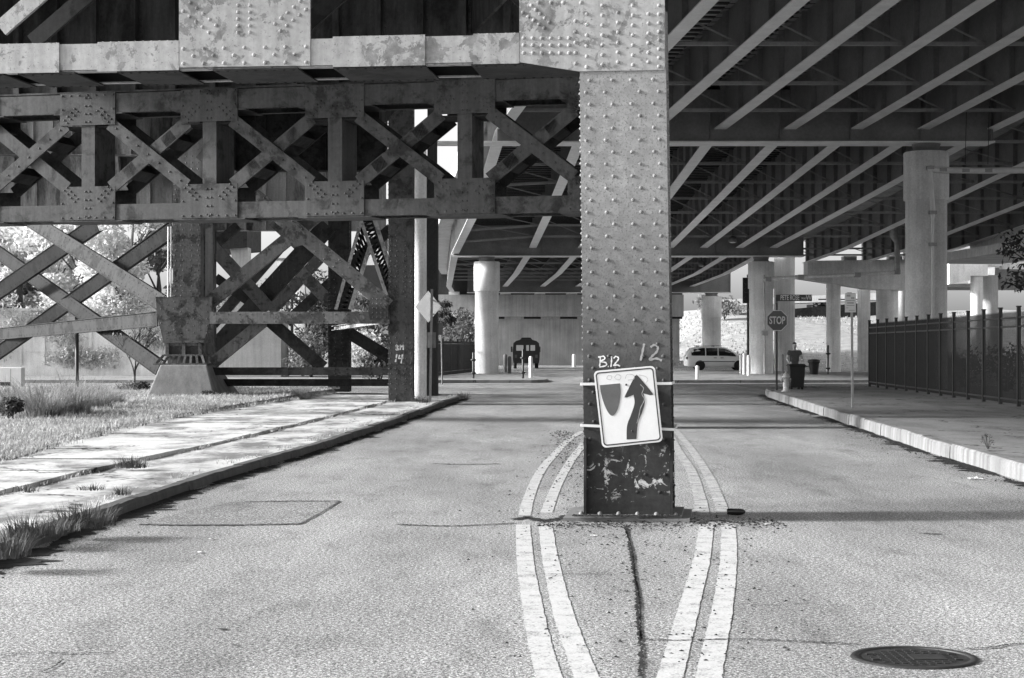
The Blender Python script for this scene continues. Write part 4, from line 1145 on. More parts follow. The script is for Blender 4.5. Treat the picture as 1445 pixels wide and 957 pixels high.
# a darker fence beyond the crossing on the left
fa, fbp = Vector((-4.4, 92, .14)), Vector((-2.3, 113, .14)); L = (fbp-fa).length; d_ = (fbp-fa).normalized()
f2_ = thing('picket_fence', 'low black picket fence under the trees left of the bright round column', 'fence', fa)
mb = MB()
for z in (.2, 1.75): mb.bar(Vector((0,0,z)), d_*L+Vector((0,0,z)), .05, .04, (1,0,0))
mb.build('rail', 'black', f2_)
mb = MB()
for k in range(int(L/.16)): r_ = d_*(.16*k); mb.box(r_.x-.022, r_.x+.022, r_.y-.018, r_.y+.018, 0, 1.9)
mb.build('picket_panel', 'black', f2_)
for k in range(8): r_ = d_*(L*k/7); mb = MB(); mb.box(r_.x-.05, r_.x+.05, r_.y-.05, r_.y+.05, -.02, 2.05); mb.build('post', 'black', f2_)

# bollards
GB_ = 'white bollards on the traffic islands'
for px, by, h, m, lb, z0 in ((749,533,30,'white','white bollard on the island corner in front of the dark coach',.14),(719,527,24,'dgrey','grey bollard beside the bright left column',.14),(713,526,26,'dgrey','grey bollard half behind the bright left column',.14),
    (810,518,18,'white','short white bollard far off near the abutment wall',0),(819.5,514,48,'white','tall white pole showing just left of the riveted column',0),(984,535,19,'white','leaning white bollard in front of the minivan wheel',.13),
    (1046,527,27,'white','white bollard at the minivan nose, leftmost of three',.13),(1050.5,528.5,30,'white','white bollard at the minivan nose, middle of three',.13),(1056.5,530,29,'white','white bollard at the minivan nose, rightmost of three',.13),(1104.5,537,37,'dgrey','slim grey post between the stop sign pole and the person',.222)):
    p = gp(px, by, z0); s_ = p.y/F; r_ = {819.5:3.3,1104.5:1.4}.get(px, 2.7)*s_; hh = h*s_; mb = MB()
    mb.lathe([(r_,0),(r_,hh-r_*.5),(r_*.8,hh-r_*.2),(r_*.4,hh),(.001,hh+.01)], (0,0,0), 16)
    o_ = mb.build('bollard', m, loc=(p.x, p.y, z0)); tag(o_, lb, 'bollard', GB_)
for px, by, h, z0, lb in ((668,534,36,.14,'thin black collared post left of the bright round column'),(738,534,40,.14,'thin black collared post in front of the dark coach'),(1168.5,528,40,.13,'thin black collared post right of the two bins')):
    p = gp(px, by, z0); s_ = p.y/F; t = thing('marker_post', lb, 'post', (p.x, p.y, z0), 0, 'thin black collared posts')
    mb = MB(); mb.lathe([(.055,0),(.055,h*s_),(.02,h*s_+.04)], (0,0,0), 10); mb.build('post', 'black', t)
    for f_ in (.2, .72): mb = MB(); mb.lathe([(.06,h*s_*f_-.06),(.14,h*s_*f_-.03),(.14,h*s_*f_+.03),(.06,h*s_*f_+.06)], (0,0,0), 12); mb.build('collar', 'black', t)

# traffic lights
def signal(px, py0, py1, Y, base, lb, arm=None):
    s_ = Y/F; P = at(px, 490, Y); t = thing('traffic_light', lb, 'traffic light', (P.x, Y, 0), 0, 'traffic lights beyond the crossing')
    zt_ = H-(py0-HY)*s_; zb_ = H-(py1-HY)*s_
    mb = MB()
    if arm is None: mb.tube([(0.18,0.1,0),(0.18,0.1,zt_+.2)], .09, 10)
    else: mb.tube([((arm-px)*s_,0.1,0),((arm-px)*s_,0.1,zt_+.1)], .10, 10); mb.tube([((arm-px)*s_,0.1,(zt_+zb_)/2),(-2.4,0.1,(zt_+zb_)/2)], .05, 8)
    mb.build('pole', 'black', t)
    hd_ = MB(); hh = (zt_-zb_); hd_.box(-.18,.18,-.22,.04,zb_,zt_); h_ = hd_.build('signal_head', 'black', t)
    for k in range(3):
        z = zb_+hh*(k+.5)/3; mb = MB(); mb.lathe([(.14,-.36),(.15,-.22)], (0,0,z), 12, 'y'); mb.build('visor', 'black', h_)
        mb = MB(); mb.lathe([(.001,-.232),(.12,-.225)], (0,0,z), 12, 'y'); mb.build('lens', 'trim', h_)
signal(1052, 392, 428, 111, 0, 'black traffic light head on a pole just left of the stop sign column')
signal(1198, 413, 432, 140, 0, 'black traffic light on a mast arm behind the small regulation sign', 1216)

# bins
p = gp(1123.5, 550, .222); s_ = p.y/F
bn = thing('wheelie_bin', 'tall black wheeled bin the person is holding', 'bin', (p.x, p.y, .222))
mb = MB(); w0, w1, hh = .23, .27, 35.5*s_
mb.add([(-w0,-.24,.08),(w0,-.24,.08),(w0,.22,.08),(-w0,.22,.08),(-w1,-.3,hh-.05),(w1,-.3,hh-.05),(w1,.3,hh-.05),(-w1,.3,hh-.05)], [(0,1,2,3),(4,7,6,5),(0,4,5,1),(1,5,6,2),(2,6,7,3),(3,7,4,0)])
mb.build('body', 'bin', bn, bevel=.02)
mb = MB(); mb.box(-w1-.03, w1+.03, -.33, .33, hh-.05, hh-.02); mb.box(-w1, w1, -.3, .32, hh-.018, hh+.02); mb.tube([(-w1,.36,hh-.03),(w1,.36,hh-.03)], .02, 8); mb.build('lid', 'bin', bn, bevel=.008)
for x in (-w0-.03, w0-.02): mb = MB(); mb.lathe([(.03,x),(.10,x),(.10,x+.05),(.03,x+.05)], (0,.2,.10), 16, 'x'); mb.build('wheel', 'rubber', bn)
p = gp(1148.5, 528.5, .13); s_ = p.y/F
b2 = thing('litter_bin', 'flared black litter bin standing behind the tall wheeled bin', 'bin', (p.x, p.y, .13))
mb = MB(); mb.lathe([(.22,0),(.23,.02),(.30,.62),(.31,.66)], (0,0,0), 20); mb.build('body', 'bin', b2)
mb = MB(); mb.lathe([(.33,.655),(.36,.70),(.36,.80),(.30,.86),(.10,.88),(.001,.88)], (0,0,0), 20); mb.build('lid', 'bin', b2)

# hydrant
p = gp(1109, 552.5, .222)
hy = thing('fire_hydrant', 'pale worn fire hydrant at the kerb beside the bin', 'hydrant', (p.x, p.y, .222))
mb = MB(); mb.lathe([(.15,0),(.15,.03),(.10,.04),(.095,.46),(.13,.47),(.13,.50),(.11,.52),(.085,.585),(.03,.62),(.025,.66),(.001,.66)], (0,0,0), 20); mb.build('barrel', 'hyd', hy)
mb = MB(); mb.lathe([(.055,-.17),(.06,-.155),(.05,-.15),(.05,-.08)], (0,0,.36), 12, 'y')
for s in (-1,1): mb.lathe([(.05,.07*s),(.05,.14*s),(.06,.145*s),(.06,.165*s)], (0,0,.38), 12, 'x')
mb.build('outlet', 'hyd', hy)

# minivan
VY = 131; vl = at(966, 0, VY).x
vn = thing('minivan', 'pale minivan with dark windows parked side on beneath the overpass', 'minivan', (vl, VY, 0))
STN = [(0,.42,.92,1.0,.78,.66),(.05,.32,.98,1.12,.86,.68),(.22,.27,1.02,1.42,.92,.70),(.45,.25,1.03,1.66,.94,.72),(.9,.23,1.03,1.735,.95,.73),(1.6,.22,1.03,1.755,.95,.74),(2.4,.22,1.03,1.75,.95,.74),(2.95,.22,1.03,1.70,.95,.73),(3.4,.22,1.02,1.50,.95,.74),(3.85,.22,1.01,1.18,.94,.78),(4.15,.24,.98,1.06,.92,.76),(4.55,.26,.88,.95,.88,.70),(4.75,.30,.74,.80,.80,.62),(4.82,.40,.62,.66,.70,.55)]
def vsec(s):
    x, zb, zl, zr, w, wr = s
    return [(w*.86,zb),(w*.97,zb+.10),(w,lerp(zb,zl,.55)),(w*.985,zl),(lerp(w*.985,wr,.5)+.03,lerp(zl,zr,.55)),(wr,zr-.06 if zr-zl>.2 else lerp(zl,zr,.8)),(wr*.8,zr-.012),(0,zr)]
mb = MB(); rings = []
for s in STN:
    h_ = vsec(s); rings.append([(s[0],-y,z) for y, z in h_]+[(s[0],y,z) for y, z in h_[-2::-1]])
m_ = len(rings[0]); vs = [v for r_ in rings for v in r_]
mb.add(vs, [(i*m_+k, i*m_+k+1, (i+1)*m_+k+1, (i+1)*m_+k) for i in range(len(STN)-1) for k in range(m_-1)], True)
mb.add(rings[0], [tuple(range(m_))]); mb.add(rings[-1], [tuple(range(m_))]); 
mb.add(vs, [(i*m_, (i+1)*m_, (i+2)*m_-1, (i+1)*m_-1) for i in range(len(STN)-1)])
mb.build('body', 'van', vn)
def vst(x):
    for a, b in zip(STN, STN[1:]):
        if a[0] <= x <= b[0]: t = (x-a[0])/(b[0]-a[0]); return vsec([lerp(a[i],b[i],t) for i in range(6)])
def vwin(name, xs, lo, hi, side, mat='glass', e=.008):
    mb = MB(); vs = []; n = 5
    for x, l, u in xs:
        sc_ = vst(x)
        for k in range(n):
            t = lerp(l, u, k/(n-1))*2; a, b = (sc_[3], sc_[4]) if t < 1 else (sc_[4], sc_[5]); t = t if t < 1 else t-1
            vs.append((x, side*(lerp(a[0],b[0],t)+e), lerp(a[1],b[1],t)))
    mb.add(vs, [(i*n+k, i*n+k+1, (i+1)*n+k+1, (i+1)*n+k) for i in range(len(xs)-1) for k in range(n-1)]); return mb.build(name, mat, vn, recalc=False)
for s in (-1, 1):
    vwin('window', [(.42,.10,.55),(.62,.06,.86),(1.2,.05,.9),(1.42,.05,.9)], 0, 1, s)
    vwin('window', [(1.50,.05,.9),(1.9,.05,.9),(2.34,.05,.9)], 0, 1, s)
    vwin('window', [(2.42,.05,.9),(2.9,.05,.88),(3.2,.05,.8),(3.55,.05,.62),(3.7,.05,.1)], 0, 1, s)
    mb = MB(); mb.box(.9,3.6,-.962*1 if s<0 else .952,-.952 if s<0 else .962,.62,.68); mb.build('rub_strip', 'trim', vn)
    for x in (2.05,2.55):
        mb = MB(); yy = .965*s; mb.box(x,x+.22,min(yy,yy-.02*s),max(yy,yy-.02*s),.89,.94); mb.build('door_handle', 'trim', vn)
    for x in (1.05, 3.9):
        mb = MB(); mb.lathe([(.001,s*.957),(.37,s*.957)], (x,0,.36), 24, 'x'.replace('x','y')); mb.build('wheel_arch', 'blackp', vn)
        wh = MB(); wh.lathe([(.20,s*.80),(.30,s*.80),(.325,s*.83),(.325,s*.95),(.30,s*.975),(.21,s*.975)], (x,0,.325), 24, 'y'); wo_ = wh.build('wheel', 'rubber', vn)
        wh = MB(); wh.lathe([(.001,s*.955),(.06,s*.965),(.14,s*.955),(.205,s*.972)], (x,0,.325), 16, 'y'); wh.build('rim', 'lampw', wo_)
    mb = MB(); mb.box(.02,.16,-.90 if s<0 else .80,-.80 if s<0 else .90,.80,1.0); mb.build('tail_light', 'signr', vn, bevel=.02)
mb = MB()
for y in (-.55,.55): mb.bar((.7,y,1.80),(2.7,y,1.80),.03,.04)
for x in (.95,2.1): mb.bar((x,-.6,1.83),(x,.6,1.83),.06,.05); [mb.box(x-.04,x+.04,y-.03,y+.03,1.72,1.83) for y in (-.55,.55)]
mb.build('roof_rack', 'blackp', vn)
mb = MB(); mb.box(3.25,3.38,-1.10,-.95,1.06,1.20); mb.build('mirror', 'blackp', vn, bevel=.02)

# dark coach seen from behind
CYY = 140; cxx = at(742.5, 0, CYY).x
cc_ = thing('coach', 'dark high roofed coach with pale rear windows parked under the overpass', 'bus', (cxx, CYY, 0))
mb = MB(); pr = [(-1.02,.45),(-1.06,.7),(-1.08,1.5),(-1.02,2.02),(-.80,2.20),(-.4,2.30),(.4,2.30),(.80,2.20),(1.02,2.02),(1.08,1.5),(1.06,.7),(1.02,.45)]
mb.prism(pr, 0, 6.2, lambda u, v, d: (u, d, v)); mb.build('body', 'coach', cc_, bevel=.03)
mb = MB(); mb.prism([(-.5,2.28),(-.35,2.46),(.35,2.46),(.5,2.28)], .4, 4.8, lambda u, v, d: (u, d, v)); mb.build('roof_vent', 'coach', cc_, bevel=.03)
for x0,x1 in ((-.78,-.22),(.0,.22),(.34,.70)):
    mb = MB(); mb.box(x0, x1, -.012, -.002, 1.42, 1.86); wi = mb.build('window', 'lampw', cc_)
    mb = MB(); mb.box(x0-.04,x1+.04,-.008,-.003,1.38,1.419); mb.box(x0-.04,x1+.04,-.008,-.003,1.861,1.90); mb.build('frame', 'black', wi)
mb = MB(); mb.box(-1.0,1.0,-.16,-.003,.42,.62); mb.build('bumper', 'blackp', cc_, bevel=.02)
for x in (-.9,.72): mb = MB(); mb.box(x,x+.18,-.02,-.002,.85,1.10); mb.build('tail_light', 'signr', cc_)
for x in (-.98,.74):
    for y in (1.2,5.0): mb = MB(); mb.lathe([(.12,x),(.42,x),(.42,x+.24),(.12,x+.24)], (0,y,.42), 18, 'x'); mb.build('wheel', 'rubber', cc_)
for s in (-1,1): mb = MB(); mb.box(min(1.08*s,1.22*s),max(1.08*s,1.22*s),5.6,5.75,1.3,1.75); mb.build('mirror', 'black', cc_); 

# manhole, can, litter
p = gp(1290, 929)
mh = thing('manhole_cover', 'round cast iron manhole cover set in the asphalt at the lower right', 'manhole cover', (p.x, p.y, 0))
mb = MB(); mb.lathe([(.300,.004),(.300,.011),(.338,.011),(.345,.002)], (0,0,0), 48); mb.build('frame', 'iron', mh)
mb = MB(); mb.lathe([(.001,.003),(.288,.003),(.292,.001)], (0,0,0), 48); 
for k in range(-5,6):
    for j in range(-5,6):
        if abs(k)+abs(j) and math.hypot(k*.045,j*.045) < .24 and not (-.02<k*.045<.16 and abs(j*.045)<.1): mb.box(k*.045-.013,k*.045+.013,j*.045-.013,j*.045+.013,.003,.009)
mb.build('cover', 'iron', mh)
mb = MB(); mb.box(-.02,.165,-.085,.085,.0031,.010); mb.build('lettered_panel', 'iron', mh)
mb = MB()
for a_ in (20,200,340,160): mb.box(.24*math.cos(R(a_))-.02,.24*math.cos(R(a_))+.02,.24*math.sin(R(a_))-.012,.24*math.sin(R(a_))+.012,.003,.0135)
mb.build('pick_hole', 'black', mh)
p = gp(1038, 727)
cn = thing('drink_can', 'crushed black drink can lying on the asphalt right of the column', 'can', (p.x, p.y, .034), R(-6))
mb = MB(); mb.lathe([(.026,-.085),(.033,-.075),(.033,.05),(.026,.075),(.016,.092),(.006,.10)], (0,0,0), 20, 'x'); mb.build('body', 'can', cn)
mb = MB(); mb.lathe([(.001,-.082),(.022,-.083),(.0262,-.0885),(.0265,-.084)], (0,0,0), 20, 'x'); mb.build('rim', 'canl', cn)
for k, (px, py, s_, lb) in enumerate(((1376,677,.055,'crumpled white wrapper in the gutter below the right kerb'),(300,762,.022,'white paper scrap on the asphalt beside the left kerb tufts'),(284,781,.022,'tiny white paper flake below the left kerb'),(1083,741,.018,'small white scrap beside the right painted lines'),(838,757,.02,'pale pebble of litter below the column base'))):
    p = gp(px, py); rnd = random.Random(60+k); mb = MB(); n = 7; vs = []
    for i in range(n):
        for j in range(n): vs.append(((i/(n-1)-.5)*2*s_*1.6, (j/(n-1)-.5)*2*s_, .004+rnd.uniform(0,s_*.7)*(1-abs(i/(n-1)-.5))))
    mb.add(vs, [(i*n+j,i*n+j+1,(i+1)*n+j+1,(i+1)*n+j) for i in range(n-1) for j in range(n-1)])
    tag(mb.build('paper_scrap', 'litter', loc=(p.x,p.y,.002)), lb, 'litter', 'paper scraps on the road')

# the person at the bin: one skinned body, clothes and hair as its parts
def skin(name, joints, edges, mat, parent, root=0, sub=2):
    me = bpy.data.meshes.new(name); me.from_pydata([j[0] for j in joints], edges, []); me.update()
    o = bpy.data.objects.new(name, me); col.objects.link(o)
    if parent: o.parent = parent
    sk = o.modifiers.new('skin', 'SKIN'); sk.use_smooth_shade = True
    dat = me.skin_vertices[0].data
    for i, j in enumerate(joints):
        r_ = j[1]; dat[i].radius = r_ if isinstance(r_, tuple) else (r_, r_); dat[i].use_root = i == root
    ss_ = o.modifiers.new('sub', 'SUBSURF'); ss_.levels = ss_.render_levels = sub
    me.materials.append(M[mat]); return o
PYX, PYY = at(1121, 0, 62.5).x, 62.5
pe = thing('person', 'person with short dark hair in a grey T-shirt holding the wheeled bin', 'person', (PYX, PYY, .21)); pe.scale = (.97, .97, .97)
J = []; E = []
def jt(p, r, par=None):
    J.append((p, r)); i = len(J)-1
    if par is not None: E.append((par, i))
    return i
pel = jt((0,.02,.92),(.16,.11)); sp = jt((0,.0,1.10),(.145,.10),pel); chs = jt((0,-.03,1.30),(.17,.11),sp); nk = jt((0,-.04,1.43),(.06,.06),chs); n2_ = jt((0,-.06,1.50),(.052,.055),nk); hdj = jt((0,-.075,1.585),(.086,.10),n2_); top = jt((0,-.065,1.67),(.07,.082),hdj)
hands = {}
for s, el, wr in ((-1,(-.27,-.02,1.10),(-.22,-.22,.98)),(1,(.29,-.06,1.10),(.25,-.24,.985))):
    sh = jt((s*.19,-.03,1.36),.06,chs); e_ = jt(el,.045,sh); w_ = jt(wr,.030,e_)
    hv = Vector((0,-.06,-.02)); pm = jt(tuple(Vector(wr)+hv),(.038,.022),w_); hands[s] = pm
    for k in range(4):
        b_ = Vector(wr)+hv+Vector((s*(-.03+.02*k),-.035,.0)); f1 = jt(tuple(b_),.0095,pm); f2i = jt(tuple(b_+Vector((0,-.035+.004*abs(k-1),-.015))),.009,f1); jt(tuple(b_+Vector((0,-.045,-.045))),.008,f2i)
    t1 = jt(tuple(Vector(wr)+Vector((-s*.035,-.05,-.01))),.011,w_); jt(tuple(Vector(wr)+Vector((-s*.045,-.085,-.03))),.009,t1)
    hp_ = jt((s*.10,.02,.86),.095,pel); kn = jt((s*.11,-.01,.48),.062,hp_); an = jt((s*.12,.03,.09),.042,kn); jt((s*.13,-.10,.045),(.045,.035),an)
skin('body', J, E, 'skin', pe)
T = [((0,.02,.80),(.175,.135)),((0,.015,.95),(.178,.135)),((0,.0,1.10),(.17,.125)),((0,-.03,1.28),(.19,.13)),((0,-.035,1.385),(.12,.085)),((-.20,-.03,1.36),.082),((-.245,-.025,1.22),.072),((.20,-.03,1.36),.082),((.25,-.045,1.22),.072)]
skin('shirt', T, [(0,1),(1,2),(2,3),(3,4),(3,5),(5,6),(3,7),(7,8)], 'shirt', pe)
T = [((0,.02,.90),(.15,.11)),((-.10,.02,.80),.10),((-.112,-.01,.48),.085),((-.12,.03,.12),.07),((.10,.02,.80),.10),((.112,-.01,.48),.085),((.12,.03,.12),.07)]
skin('trousers', T, [(0,1),(1,2),(2,3),(0,4),(4,5),(5,6)], 'trouser', pe)
skin('hair', [((0,-.035,1.625),(.088,.092)),((0,-.03,1.68),(.082,.09)),((0,-.04,1.715),(.05,.055))], [(0,1),(1,2)], 'hair', pe)
mb = MB()
for s in (-1,1): mb.lathe([(.001,-.006),(.008,-.004),(.011,0),(.008,.004)], (s*.031,-.158,1.60), 8, 'y')
mb.build('eye', 'black', pe)
mb = MB(); mb.add([(-.012,-.158,1.565),(.012,-.158,1.565),(0,-.186,1.568),(0,-.160,1.60)], [(0,1,2),(0,2,3),(1,3,2)]); mb.build('nose', 'skin', pe)
mb = MB(); mb.box(-.022,.022,-.160,-.150,1.538,1.546); mb.build('mouth', 'hair', pe)
for s in (-1,1): mb = MB(); mb.box(s*.13-.05,s*.13+.05,-.15,.09,0,.075); mb.build('shoe', 'black', pe, bevel=.02)

# left: white cabinet, dark pole, walls
p = at(15, 520, 66)
cb = thing('utility_cabinet', 'white utility cabinet with a dark grille at the far left edge', 'cabinet', (p.x, 66, .2))
mb = MB(); mb.box(-.42,.40,0,.5,0,.74); mb.build('cabinet', 'white', cb, bevel=.015)
mb = MB(); mb.box(-.40,-.02,-.012,-.002,.06,.20); mb.build('grille', 'black', cb)
mb = MB(); mb.box(-.012,.0,-.006,-.002,.05,.70); mb.build('door_seam', 'dgrey', cb)
p = at(108.5, 0, 63); tag((lambda m: (m.lathe([(.07,0),(.07,3.2),(.02,3.25)], (p.x,63,.2), 10), m.build('lamp_post', 'black'))[1])(MB()), 'slim dark pole standing on the lawn in front of the pale garden wall', 'post')
# ------------------------------------------------------------------ planting and what lies behind
def blade(mb, x, y, z, h, lean, az, w, seg=3):
    dx, dy = math.cos(az), math.sin(az); px, py = -dy*w/2, dx*w/2; vs = []
    for k in range(seg+1):
        t = k/seg; b = lean*t*t; ww = 1-t*.92; zz = z+h*t*(1-.35*lean*t)
        vs += [(x+dx*b*h+px*ww, y+dy*b*h+py*ww, zz), (x+dx*b*h-px*ww, y+dy*b*h-py*ww, zz)]
    mb.add(vs, [(2*k, 2*k+1, 2*k+3, 2*k+2) for k in range(seg)])
rnd = random.Random(21)
mb = MB(); n = 0
while n < 42000:
    y = 17+44*rnd.random()**1.1; e = lawnedge((0, y))[0]; x = e-.02-(.5 if rnd.random()<.1 else 0)-abs(rnd.random()**1.2)*(9+.1*y)
    if (x)/y < -.33: continue
    d = .5+.5*math.sin(x*1.9+1.3*math.sin(y*.8))*math.sin(y*1.1+x*.6)
    if rnd.random() > .25+.75*d: continue
    blade(mb, x, y, lawn_z(x,y)+.01, rnd.uniform(.04,.15)*(0.7+.6*d), rnd.uniform(.2,1.1), rnd.uniform(0,6.28), rnd.uniform(.008,.018)*(1+y/45), 2); n += 1
for k in range(5200):                   # ragged edges: turf creeping over the slabs, weeds in the step and along the kerb
    y = 14+44*rnd.random()**1.2; i = min(len(base)-1, int((y-3)/.6)); s = .5+.5*math.sin(y*2.1+math.sin(y*5.3))
    if rnd.random() < .55: x = lawnedge((0,y))[0]+rnd.gauss(0,.09)+.12*s; zz = .17; h_ = rnd.uniform(.04,.12)
    elif rnd.random() < .5: x = k3[i][0]+.03+abs(rnd.gauss(0,.07)); zz = .11; h_ = rnd.uniform(.03,.11)*s
    else: x = k1[i][0]-abs(rnd.gauss(0,.12)); zz = .12; h_ = rnd.uniform(.03,.09)*s
    if h_ > .025: blade(mb, x, y, zz, h_, rnd.uniform(.2,1.2), rnd.uniform(0,6.28), rnd.uniform(.007,.014)*(1+y/45), 2)
tag(mb.build('grass', 'grass', recalc=False), kind='stuff')
def tuft(px, py, z, h, r, n, lb, mat='tuft', name='grass_tuft', cat='grass tuft', grp=None, lean=(.2,1.1), wd=.010):
    p = gp(px, py, z); mb = MB()
    for i in range(n):
        a = rnd.uniform(0, 6.28); q = r*rnd.random()**.6
        blade(mb, q*math.cos(a), q*math.sin(a), 0, h*rnd.uniform(.4,1.05), rnd.uniform(*lean), a+rnd.uniform(-.8,.8), wd*rnd.uniform(.6,1.3), 4)
        if rnd.random() < .10 and name == 'ornamental_grass':
            pass
    return tag(mb.build(name, mat, recalc=False, loc=(p.x, p.y, z-.01)), lb, cat, grp)
GT = 'grass tufts along the left kerb'
for px, py, h, r, n, lb in ((118,741,.25,.28,460,'largest dark grass tuft growing over the left kerb'),(46,754,.22,.25,340,'grass tuft at the kerb near the left edge'),(6,784,.25,.2,280,'dark grass tuft cut by the left edge of the picture'),(82,748,.17,.2,160,'thin pale tuft between two larger kerb tufts'),(186,659,.2,.22,260,'round weed tuft on the step of the left pavement'),(172,697,.13,.10,80,'small thin tuft on the verge above the kerb'),(130,690,.10,.16,90,'low sparse weed on the dusty verge'),(40,693,.12,.14,70,'pale weed at the pavement step near the left edge')):
    tuft(px, py, .13 if py > 700 else .15, h, r, n, lb, 'tuft', grp=GT)
GO = 'tall feathery grasses on the left lawn'
for k, (px, py, h, r, lb) in enumerate(((18,585,1.0,.5,'tall feathery grass clump at the left edge of the lawn'),(58,588,1.1,.5,'tall feathery grass clump second from the left edge'),(96,583,1.15,.5,'tallest feathery grass clump in the middle of the lawn bed'),(128,577,1.0,.5,'tall feathery grass clump right of the tallest one'),(150,572,.75,.45,'shorter feathery grass clump nearest the pedestal'))):
    tuft(px, py, .22, h, r, 480, lb, 'reed', 'ornamental_grass', 'grass clump', GO, (.3,1.5), .022)
def leafball(mb, c, rad, n, size, rnd, flat=.8):
    for i in range(n):
        d = Vector((rnd.gauss(0,1), rnd.gauss(0,1), rnd.gauss(0,1))).normalized()*(rnd.random()**.45)
        p = Vector(c)+Vector((d.x*rad[0], d.y*rad[1], d.z*rad[2]))
        nrm = (d*.6+Vector((rnd.gauss(0,.6), rnd.gauss(0,.6), rnd.gauss(.4,.6)))).normalized(); a = nrm.orthogonal().normalized(); a = Matrix.Rotation(rnd.uniform(0,6.28), 3, nrm) @ a; b = nrm.cross(a)
        s = size*rnd.uniform(.55,1.3)
        mb.add([p-a*s, p+b*s*.45, p+a*s, p-b*s*.45], [(0,1,2,3)])
def bush(px, Y, z0, rw, h, n, size, mat, lb, seed, grp=None, name='shrub'):
    rd = random.Random(seed); p = at(px, 0, Y); t = thing(name, lb, 'shrub', (p.x, Y, z0), 0, grp); mb = MB()
    for k in range(7):
        a = rd.uniform(0,6.28); q = rd.random()*rw*.65
        leafball(mb, (q*math.cos(a), q*math.sin(a)*.7, h*rd.uniform(.25,.72)), (rw*.5, rw*.45, h*.3), n//7, size, rd)
    mb.build('foliage', mat, t, recalc=False)
    mb = MB()
    for k in range(5): a = rd.uniform(0,6.28); mb.tube([(0,0,-.1),(math.cos(a)*rw*.2,math.sin(a)*rw*.2,h*.35),(math.cos(a)*rw*.45,math.sin(a)*rw*.4,h*.7)], [.05,.03,.012], 6)
    mb.build('stem', 'bark', t); return t
def tree(px, Y, z0, h, cr, n, size, mat, lb, seed, trunk=.16, cz=.62, grp=None, squash=.8, lobes=16):
    rd = random.Random(seed); p = at(px, 0, Y); t = thing('tree', lb, 'tree', (p.x, Y, z0), 0, grp); tk = MB(); cb_ = MB()
    tk.tube([(0,0,-.1),(rd.uniform(-.1,.1),0,h*.25),(rd.uniform(-.2,.2),rd.uniform(-.1,.1),h*.55),(rd.uniform(-.3,.3),0,h*.85)], [trunk,trunk*.8,trunk*.5,trunk*.12], 8)
    for k in range(lobes):
        a = rd.uniform(0,6.28); q = cr*(.25+.75*rd.random()**.6); zz = h*cz+rd.uniform(-1,1)*h*(1-cz)*.95; zz = min(zz, h*.97)
        tap = 1-.45*abs(zz-h*cz)/(h*(1-cz)+.01)
        c_ = (q*tap*math.cos(a), q*tap*math.sin(a), zz)
        zb = max(h*.2, zz-cr*.7); tk.tube([(0,0,zb),(c_[0]*.5,c_[1]*.5,lerp(zb,zz,.6)),c_], [trunk*.42,trunk*.25,trunk*.06], 6)
        s = cr*rd.uniform(.24,.46); leafball(cb_, c_, (s*1.15, s*1.1, s*squash), n//lobes, size, rd)
    tk.build('trunk', 'bark', t); cb_.build('crown', mat, t, recalc=False); return t
GTR = 'pale sunlit trees behind the left tower'
for k, (px, Y, h, cr, mat, lb) in enumerate(((75,116,11.0,3.8,'pale','tallest pale sunlit tree at the far left'),(0,114,8.5,3.0,'leaf','mid grey tree cut by the left edge behind the braces'),(150,118,12.0,3.8,'pale','broad pale tree behind the framed vine wall'),(30,112,9.0,3.4,'pale','pale sunlit tree at the far left behind the tower braces'),(118,104,10.0,3.6,'pale','tall pale sunlit tree framed by the left X braces'),(185,100,10.5,3.2,'pale','pale leafy tree just left of the tower leg'),(222,108,9.5,3.0,'leaf','mid grey tree half hidden by the tower leg'))):
    tree(px, Y, 0, h, cr, 9000, .21, mat, lb, 70+k, .2, .58, GTR)
GTB = 'trees far behind the tower braces'
for k, (px, Y, h, cr, mat, lb) in enumerate(((352,150,7.5,3.6,'leaf','round tree far behind the crossing braces of the tower'),(432,140,8.2,3.2,'leafd','dark round tree behind the right hand braces'),(470,150,6.8,2.6,'leaf','small tree seen between the rear leg and the laced strut'),(525,120,5.2,2.4,'leaf','leafy tree right of the laced strut'))):
    tree(px, Y, 0, h, cr, 2600, .2, mat, lb, 80+k, .18, .6, GTB)
GS = 'sunlit shrubs under the tower'
for k, (px, Y, rw, h, lb, mat) in enumerate(((405,95,1.8,2.6,'pale shrub left under the tower strut','pale'),(440,92,1.9,2.9,'bright shrub against the rear tower leg','leaf'),(512,90,1.7,2.8,'pale shrub between the two right tower legs','pale'),(536,84,1.2,1.9,'low shrub against the road side tower leg','leaf'),(330,100,1.6,1.6,'low pale shrub in front of the concrete block','pale'))):
    bush(px, Y, 0, rw, h, 1500, .12, mat, lb, 90+k, GS)
GL = 'trees left of the overpass'
for k, (px, Y, h, cr, mat, lb) in enumerate(((652,112,4.6,1.5,'leaf','leafy tree behind the diamond sign'),(668,120,3.8,1.3,'pale','pale small tree beside the bright round column'),(636,125,5.0,1.3,'leafd','dark tree just right of the white post'))):
    tree(px, Y, 0, h, cr, 1700, .13, mat, lb, 100+k, .1, .6, GL)
